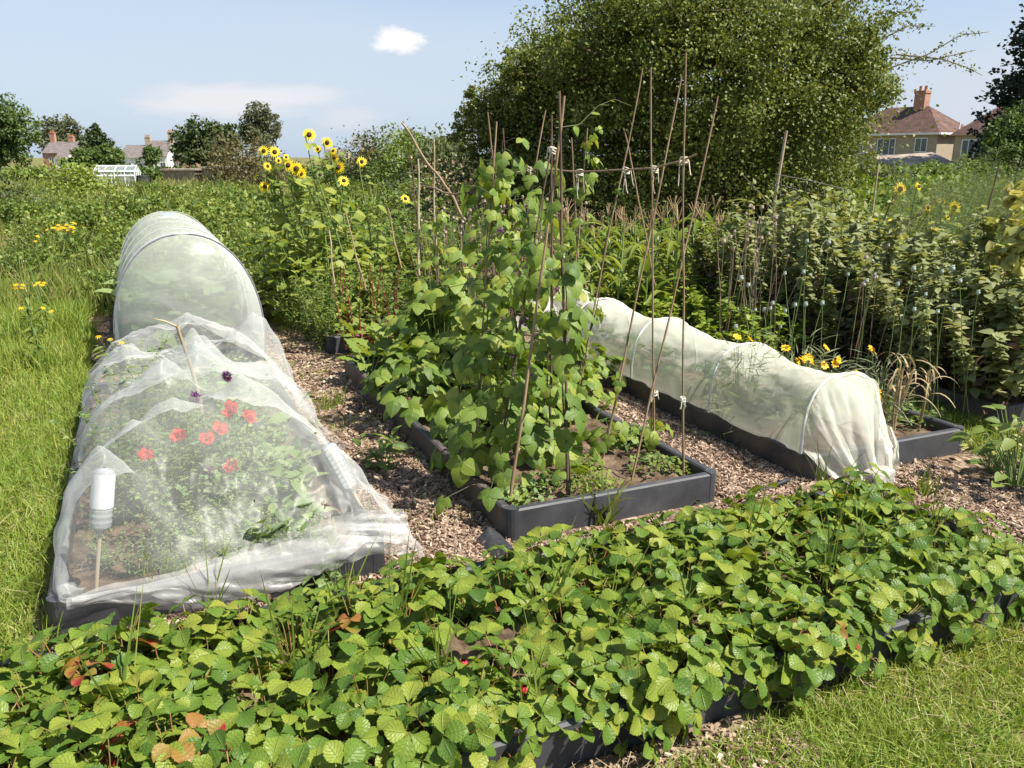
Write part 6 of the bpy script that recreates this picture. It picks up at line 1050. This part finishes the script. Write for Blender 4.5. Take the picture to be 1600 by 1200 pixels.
# ragged dark conifer and shrubs at the right edge
b = spot(1650, 38); t = thing('conifer_tree', 'tall dark conifer cut off by the right edge', 'tree', b); g = Geo(); gs = Geo(); H = 14.; gtube(gs, [[0, 0, 0], [0, 0, H]], [.35, .03], 8); nl_ = 1500
z = H*rng.uniform(.06, 1, nl_)**1.0; a = rng.uniform(0, 2*PI, nl_); L = (H-z)*.27+.35; L = np.minimum(L, 3.4)*1.05*rng.uniform(.6, 1.12, nl_)
for i in range(nl_):
    dd = np.array([math.cos(a[i]), math.sin(a[i]), -.12]); k = int(30+40*L[i]/3); s = rng.uniform(.25, 1, k); q = np.array([0, 0, z[i]])+dd*L[i]*s[:, None]+np.array([0, 0, .25*L[i]])*(s**2.5)[:, None]+rng.normal(size=(k, 3))*.08; addleaf(g, L_diam, q, unit(dd+rng.normal(size=(k, 3))*.5+[0, 0, .3]), rdir(k)+[0, 0, .6], .19*rng.uniform(.6, 1.3, k))
g.build('foliage', M_con, t); gs.build('trunk', M_bark, t)
tree('ivy_tree', 'ivy-green bush below the dark conifer', 1590, 30, [(1580, 215, 34, 30), (1600, 190, 30, 26), (1560, 235, 24, 18), (1615, 225, 34, 34)], 9000, .13, M_t1, .15, per=18, loose=.14)
tree('hedge_bush', 'rounded hedge in front of the right-hand house', 1470, 34, [(1470, 268, 44, 10), (1515, 266, 40, 11), (1430, 272, 34, 10), (1560, 262, 40, 16)], 8000, .13, M_bram, .1, per=18, loose=.18, zmin=.2)
tree('hedge_bush', 'low hedge left of the right-hand house below the hawthorn', 1400, 28, [(1385, 274, 40, 10), (1350, 272, 40, 14)], 5000, .12, M_dull, .1, per=18, loose=.18, zmin=.2)
# ------------------------------------------------------------------ houses
M_rend = mat('tan_render', (.33, .27, .20), (.39, .32, .235), sc=2, rough=.9, bump=.3, bsc=30); M_white = mat('white_render', (.78, .76, .72), (.72, .70, .66), sc=1., rough=.9)
def tiles(name, c1, c2, sx=3.5, sy=3.2, mort=(.05, .035, .03)):
    m, nt = newmat(name); out = nd(nt, 'ShaderNodeOutputMaterial'); bs = nd(nt, 'ShaderNodeBsdfPrincipled', Roughness=.85); bs.inputs['Specular IOR Level'].default_value = .2
    uv = nd(nt, 'ShaderNodeUVMap'); br = nd(nt, 'ShaderNodeTexBrick', Scale=1.); br.inputs['Color1'].default_value = col(c1); br.inputs['Color2'].default_value = col(c2); br.inputs['Mortar'].default_value = col(mort); br.inputs['Brick Width'].default_value = 1/sx; br.inputs['Row Height'].default_value = 1/sy; br.inputs['Mortar Size'].default_value = .012
    lk(nt, uv.outputs[0], br.inputs['Vector']); tc = nd(nt, 'ShaderNodeTexCoord'); no = nd(nt, 'ShaderNodeTexNoise', Scale=1.5, Detail=5.); lk(nt, tc.outputs['Object'], no.inputs['Vector']); mx = nd(nt, 'ShaderNodeMix', data_type='RGBA', blend_type='MULTIPLY'); mx.inputs['Factor'].default_value = .6; lk(nt, br.outputs['Color'], mx.inputs[6]); r = ramp(nt, [(.3, (.6, .58, .55)), (.7, (1.15, 1.1, 1.05))]); lk(nt, no.outputs['Fac'], r.inputs['Fac']); lk(nt, r.outputs[0], mx.inputs[7]); lk(nt, mx.outputs[2], bs.inputs['Base Color']); lk(nt, bs.outputs[0], out.inputs[0]); return m
M_rtile = tiles('red_brown_tiles', (.105, .064, .053), (.16, .094, .076)); M_slate = tiles('grey_slates', (.16, .14, .135), (.21, .185, .175)); M_orange = tiles('orange_tiles', (.48, .16, .07), (.56, .21, .10)); M_brick = tiles('red_brick', (.36, .13, .075), (.45, .18, .11), 4.4, 13, (.4, .34, .28)); M_buff = tiles('buff_brick', (.42, .32, .20), (.50, .38, .25), 4.4, 13, (.4, .36, .3))
M_upvc = mat('white_frame', (.75, .75, .74), (.70, .70, .69), sc=3, rough=.5); M_dark = mat('window_glass', (.045, .055, .065), (.09, .10, .11), sc=.8, rough=.12, spec=.6); M_pot = mat('chimney_pot', (.50, .22, .10), (.42, .18, .09), sc=9, rough=.9)
def quad(g, P, m=0, sc=1.):
    P = np.array(P, float); e = unit(P[1]-P[0]); n = unit(np.cross(P[1]-P[0], P[-1]-P[0])); f = np.cross(n, e); uv = np.stack([(P-P[0])@e, (P-P[0])@f], -1)*sc
    g.add(P, [list(range(len(P)))], m, uv)
def obox(g, o, a, b, z0, z1, la, lb):
    """box from corner o along unit directions a (length la) and b (lb)"""
    o, a, b = [np.array(v, float) for v in (o, a, b)]; q = [o, o+a*la, o+a*la+b*lb, o+b*lb]; lo = [np.array([p[0], p[1], z0]) for p in q]; hi = [np.array([p[0], p[1], z1]) for p in q]
    c = sum(q)/4.; flip = np.cross(a, b)[2] < 0; idx = [3, 2, 1, 0] if flip else [0, 1, 2, 3]; lo = [lo[i] for i in idx]; hi = [hi[i] for i in idx]
    for i in range(4): j = (i+1) % 4; quad(g, [lo[i], lo[j], hi[j], hi[i]])
    quad(g, hi); quad(g, lo[::-1])
def window(par, o, a, n, w, z0, z1, bars=1, m=None):
    """white-framed window on the wall through o along a, outward normal n"""
    o, a, n = [np.array(v, float) for v in (o, a, n)]; g = Geo(); f = .07
    obox(g, o-n*.03, a, n, z0, z0+f, w, .07); obox(g, o-n*.03, a, n, z1-f, z1, w, .07); obox(g, o-n*.03, a, n, z0+f, z1-f, f, .07); obox(g, o-n*.03+a*(w-f), a, n, z0+f, z1-f, f, .07)
    for k in range(bars): obox(g, o-n*.03+a*(w*(k+1)/(bars+1)-.025), a, n, z0+f, z1-f, .05, .06)
    fr = g.build('window', M_upvc, par, False); g = Geo(); obox(g, o-n*.02+a*f, a, n, z0+f, z1-f, w-2*f, .03); g.build('pane', m or M_dark, fr, False)
def chimney(par, c, a, b, z0, z1, w, d, m, pots=2, rot=None):
    c, a, b = [np.array(v, float) for v in (c, a, b)]; g = Geo(); o = c-a*w/2-b*d/2; obox(g, o, a, b, z0, z1, w, d); obox(g, o-a*.06-b*.06, a, b, z1-.22, z1-.10, w+.12, d+.12); ch = g.build('chimney', m, par, False)
    for k in range(pots): p = c+a*(w*((k+.5)/pots-.5)); g = Geo(); gtube(g, [[p[0], p[1], z1], [p[0], p[1], z1+.35], [p[0], p[1], z1+.38]], [.13, .11, .13], 8); g.build('chimney_pot', M_pot, ch)
# hipped semi on the right
D0 = 70.; c0 = np.array(atD(1462, 240, D0)); c0[2] = 0; base = -1.7; t = thing('hipped_house', 'tan rendered house with red-brown hipped roof and brick chimney at the right', 'house', (c0[0], c0[1], base))
ph = math.radians(30); F1 = unit([c0[0], c0[1], 0]); R1 = np.array([F1[1], -F1[0], 0]); dl = -R1*math.cos(ph)+F1*math.sin(ph); dr = R1*math.sin(ph)+F1*math.cos(ph); O = np.zeros(3); eav = 3.25-base; LA, LB_ = 9., 5.2
g = Geo(); obox(g, O, dl, dr, 0, eav, LA, LB_); g.build('wall', M_rend, t, False)
g = Geo(); ov = .35; e = [O-dl*ov-dr*ov, O+dl*(LA+ov)-dr*ov, O+dl*(LA+ov)+dr*(LB_+ov), O-dl*ov+dr*(LB_+ov)]; e = [p+np.array([0, 0, eav]) for p in e]; rz_ = 5.5-base; r1 = O+dl*2.6+dr*LB_/2+[0, 0, rz_]; r2 = O+dl*(LA-2.6)+dr*LB_/2+[0, 0, rz_]
quad(g, [e[1], e[0], r1, r2]); quad(g, [e[0], e[3], r1]); quad(g, [e[3], e[2], r2, r1]); quad(g, [e[2], e[1], r2]); quad(g, e[::-1]); rf = g.build('roof', M_rtile, t, False)
g = Geo(); obox(g, e[0]*[1, 1, 0]-dr*.08, dl, dr, eav-.12, eav+.03, LA+2*ov, .1); obox(g, e[0]*[1, 1, 0]-dl*.08, dr, dl, eav-.12, eav+.03, LB_+2*ov, .1); g.build('gutter', M_upvc, t, False)
chimney(rf, O+dl*3.3+dr*(LB_*.5), dl, dr, rz_-.7, rz_+1.25, .95, .8, M_brick, 2)
window(t, O+dl*.8, dl, -dr, 1.1, eav-1.5, eav-.35, 1); window(t, O+dl*3.6, dl, -dr, 1.7, eav-1.75, eav-.35, 2); window(t, O+dl*6.6, dl, -dr, 1.5, eav-1.6, eav-.35, 1); window(t, O+dr*3.2, dr, -dl, .6, eav-1.9, eav-.6, 0)
window(t, O+dl*1.0, dl, -dr, 1.6, .9, 2.2, 1); g = Geo(); p = O+dr*2.6-dl*.08; gtube(g, [p, p+[0, 0, eav-.6], p+dr*.25+[0, 0, eav-.3], p+dr*.25+[0, 0, eav+.9]], .06, 6); g.build('waste_pipe', M_upvc, t)
# second house at the right edge
D1 = 64.; c1 = np.array(atD(1580, 240, D1)); c1[2] = 0; t = thing('hipped_house', 'partly hidden tan house with hipped red-brown roof at the right edge', 'house', (c1[0], c1[1], base)); LA2, LB2 = 6., 4.4; dl2, dr2 = dr, dl; eav = 3.-base
g = Geo(); obox(g, O, dr2, dl2, 0, eav, LB2, LA2); g.build('wall', M_rend, t, False); g = Geo(); e = [O-dl2*ov-dr2*ov, O-dl2*ov+dr2*(LB2+ov), O+dl2*(LA2+ov)+dr2*(LB2+ov), O+dl2*(LA2+ov)-dr2*ov][::-1]; e = [p+np.array([0, 0, eav]) for p in e]; r1 = O+dr2*2.2+dl2*3.+[0, 0, eav+2.6]
for i in range(4): quad(g, [e[i], e[(i+1) % 4], r1])
g.build('roof', M_rtile, t, False); window(t, O+dr2*2.2, dr2, -dl2, 1.6, eav-1.5, eav-.3, 2)
# shed roof below it
M_shed = mat('mossy_shed_roof', (.20, .155, .115), (.34, .29, .24), sc=3, rough=.95); M_shedw = mat('weathered_boards', (.20, .15, .11), (.28, .22, .17), sc=6, rough=.9)
c2 = np.array(atD(1402, 262, 40)); c2[2] = 0; t = thing('garden_shed', 'low shed with pale mossy sloping roof below the hipped house', 'shed', c2); g = Geo(); obox(g, O, RV, FV, -.3, .95, 2.6, 2.4); g.build('wall', M_shedw, t, False); g = Geo(); q = [O-RV*.15-FV*.15+[0, 0, .96], O+RV*2.75-FV*.15+[0, 0, 1.16], O+RV*2.75+FV*2.5+[0, 0, 1.72], O-RV*.15+FV*2.5+[0, 0, 1.52]]; quad(g, q); quad(g, [p-np.array([0, 0, .06]) for p in q][::-1])
for i in range(4): j = (i+1) % 4; quad(g, [q[i]-[0, 0, .06], q[j]-[0, 0, .06], q[j], q[i]])
rf = g.build('roof', M_shed, t, False); g = Geo(); obox(g, q[0]*[1, 1, 0]-FV*.05, unit(q[1]*[1, 1, 0]-q[0]*[1, 1, 0]), FV, 0, .1, 2.9, .05); o = g.build('barge_board', M_upvc, t, False); o.rotation_euler = (0, 0, 0); o.location = (0, 0, .93)
# gabled terraces on the left skyline
def gable(lab, px0, px1, D, eav, ridge, depth, mw, mr, ang=0., wins=(), chim=(), base=-2.6, name='terraced_house', lower=None):
    a0 = np.array(atD(px0, 240, D)); a1 = np.array(atD(px1, 240, D)); L = np.linalg.norm((a1-a0)[:2]); a = RV*math.cos(ang)+FV*math.sin(ang); b = -RV*math.sin(ang)+FV*math.cos(ang); a0[2] = base; t = thing(name, lab, 'house', a0, group=None); E_, R_ = eav-base, ridge-base
    g = Geo(); obox(g, O, a, b, 0, E_, L, depth)
    for s_ in (0, L): P = [O+a*s_+[0, 0, E_], O+a*s_+b*depth+[0, 0, E_], O+a*s_+b*depth/2+[0, 0, R_]]; quad(g, P if s_ else P[::-1])
    g.build('wall', mw, t, False); g = Geo(); ov = .3
    for s1, s2 in ((0, 1), (1, 0)):
        p0 = O-a*ov*.3+b*(-ov if s1 == 0 else depth+ov)+[0, 0, E_-.15]; p1 = p0+a*(L+ov*.6); m1 = O-a*ov*.3+b*depth/2+[0, 0, R_+.05]; m2 = m1+a*(L+ov*.6); quad(g, [p0, p1, m2, m1] if s1 == 0 else [p1, p0, m1, m2])
    rf = g.build('roof', mr, t, False)
    for (f, h, m_) in chim: chimney(rf, O+a*L*f+b*depth/2, a, b, R_-.5, R_+h, 1.1, .8, m_, 3)
    for (f, z0, z1, w) in wins: window(t, O+a*L*f, a, -b, w, z0-base, z1-base, 1)
    return t
gable('red brick terrace with grey slate roof and two brick chimneys at left', 66, 128, 190, 1.9, 4.2, 8, M_brick, M_slate, 0, [(.15, -.6, .9, 1.1), (.62, -.6, .9, 1.1)], [(.08, 2.0, M_brick), (.55, 1.2, M_brick)])
gable('white rendered rear wing in front of the red brick terrace', 84, 103, 183, .6, 2.2, 5, M_white, M_slate, 0, [(.35, -1.3, -.2, 1.)])
gable('long low white house with brown-grey roof and buff chimney', 186, 224, 185, .9, 3.4, 8, M_white, M_slate, 0, [(.25, -1.6, -.3, 1.1), (.68, -1.6, -.3, 1.1)], [(.93, 1.8, M_buff)])
gable('white fronted terrace with higher roof and buff chimney on its right end', 224, 261, 183, 1.3, 4.3, 8, M_white, M_slate, 0, [(.15, -1.5, -.1, 1.2), (.66, -1.5, -.1, 1.2)], [(.93, 1.9, M_buff)])
gable('brick house end with dark slate roof beside the dark oak', 261, 290, 186, .8, 3.8, 8, M_brick, M_slate, 0, [(.3, -1.4, -.2, 1.1)])
gable('distant house with grey roof behind the sunflowers', 505, 540, 150, .9, 2.4, 7, M_buff, M_slate, 0, [(.4, -.8, .2, 1)])
t = gable('house with steep bright orange tiled roof on the horizon', 548, 570, 140, -.1, 2.6, 6, M_orange, M_orange, -.5, []); 
gable('low orange-roofed wing right of the bright orange gable', 570, 596, 142, -.2, 1.0, 5, M_brick, M_orange, 0, [])
# greenhouse and sheds in the far plots
c = np.array(spot(150, 50)); t = thing('greenhouse', 'small white-framed greenhouse in the far plots', 'greenhouse', c); W_, L_, h1, h2 = 1.9, 2.2, .85, 1.15; a, b = RV*.97+FV*.24, -RV*.24+FV*.97; z0 = -float(c[2])*0
gf = Geo(); gp = Geo()
def bar(p, q, r_=.035): gtube(gf, [p, q], r_, 4)
P = lambda u, v, z: O+a*u+b*v+np.array([0, 0, z])
for v in (0, W_):
    for u in np.linspace(0, L_, 5): bar(P(u, v, 0), P(u, v, h1))
    bar(P(0, v, h1), P(L_, v, h1), .05); bar(P(0, v, .05), P(L_, v, .05)); bar(P(0, v, .6), P(L_, v, .6))
    quad(gp, [P(0, v, 0), P(L_, v, 0), P(L_, v, h1), P(0, v, h1)])
for u in np.linspace(0, L_, 5): bar(P(u, 0, h1), P(u, W_/2, h2)); bar(P(u, W_, h1), P(u, W_/2, h2))
bar(P(0, W_/2, h2), P(L_, W_/2, h2), .05)
for v in (0, W_): quad(gp, [P(0, v, h1), P(L_, v, h1), P(L_, W_/2, h2), P(0, W_/2, h2)])
for u in (0, L_):
    for v in (.6, 1.25): bar(P(u, v, 0), P(u, v, h1+.25))
    bar(P(u, 0, h1), P(u, W_, h1)); bar(P(u, 0, .05), P(u, W_, .05)); quad(gp, [P(u, 0, 0), P(u, W_, 0), P(u, W_, h1), P(u, W_/2, h2), P(u, 0, h1)])
gf.build('frame', M_upvc, t); gp.build('glazing', M_pane, t, False)
for px0, w, D, h, mw, lab in [(268/3.2, 2.6, 52, .95, M_shedw, 'low grey shed roof left of the greenhouse'), (258, 2., 55, .9, M_shedw, 'tiny shed with pale roof right of the greenhouse'), (318, 3.2, 55, 1.0, M_shedw, 'low timber shed before the dark oak'), (722/3.2, 1., 50, .7, M_blk, 'black compost bin beside the greenhouse')]:
    c = np.array(spot(px0, D)); bin_ = 'bin' in lab; t = thing('compost_bin' if bin_ else 'shed', lab, 'compost bin' if bin_ else 'shed', c); g = Geo()
    if bin_: gtube(g, [O, [0, 0, h*.8]], [.42, .34], 14); g.build('body', mw, t); g = Geo(); gtube(g, [[0, 0, h*.8], [0, 0, h*.86], [0, 0, h*.9]], [.37, .36, .2], 14); g.build('lid', mw, t)
    else: obox(g, O, RV, FV, -.2, h, w, 1.6); g.build('wall', mw, t, False); g = Geo(); obox(g, O-RV*.15-FV*.15, RV, FV, h+.003, h+.10, w+.3, 1.9); g.build('roof', M_shed, t, False)
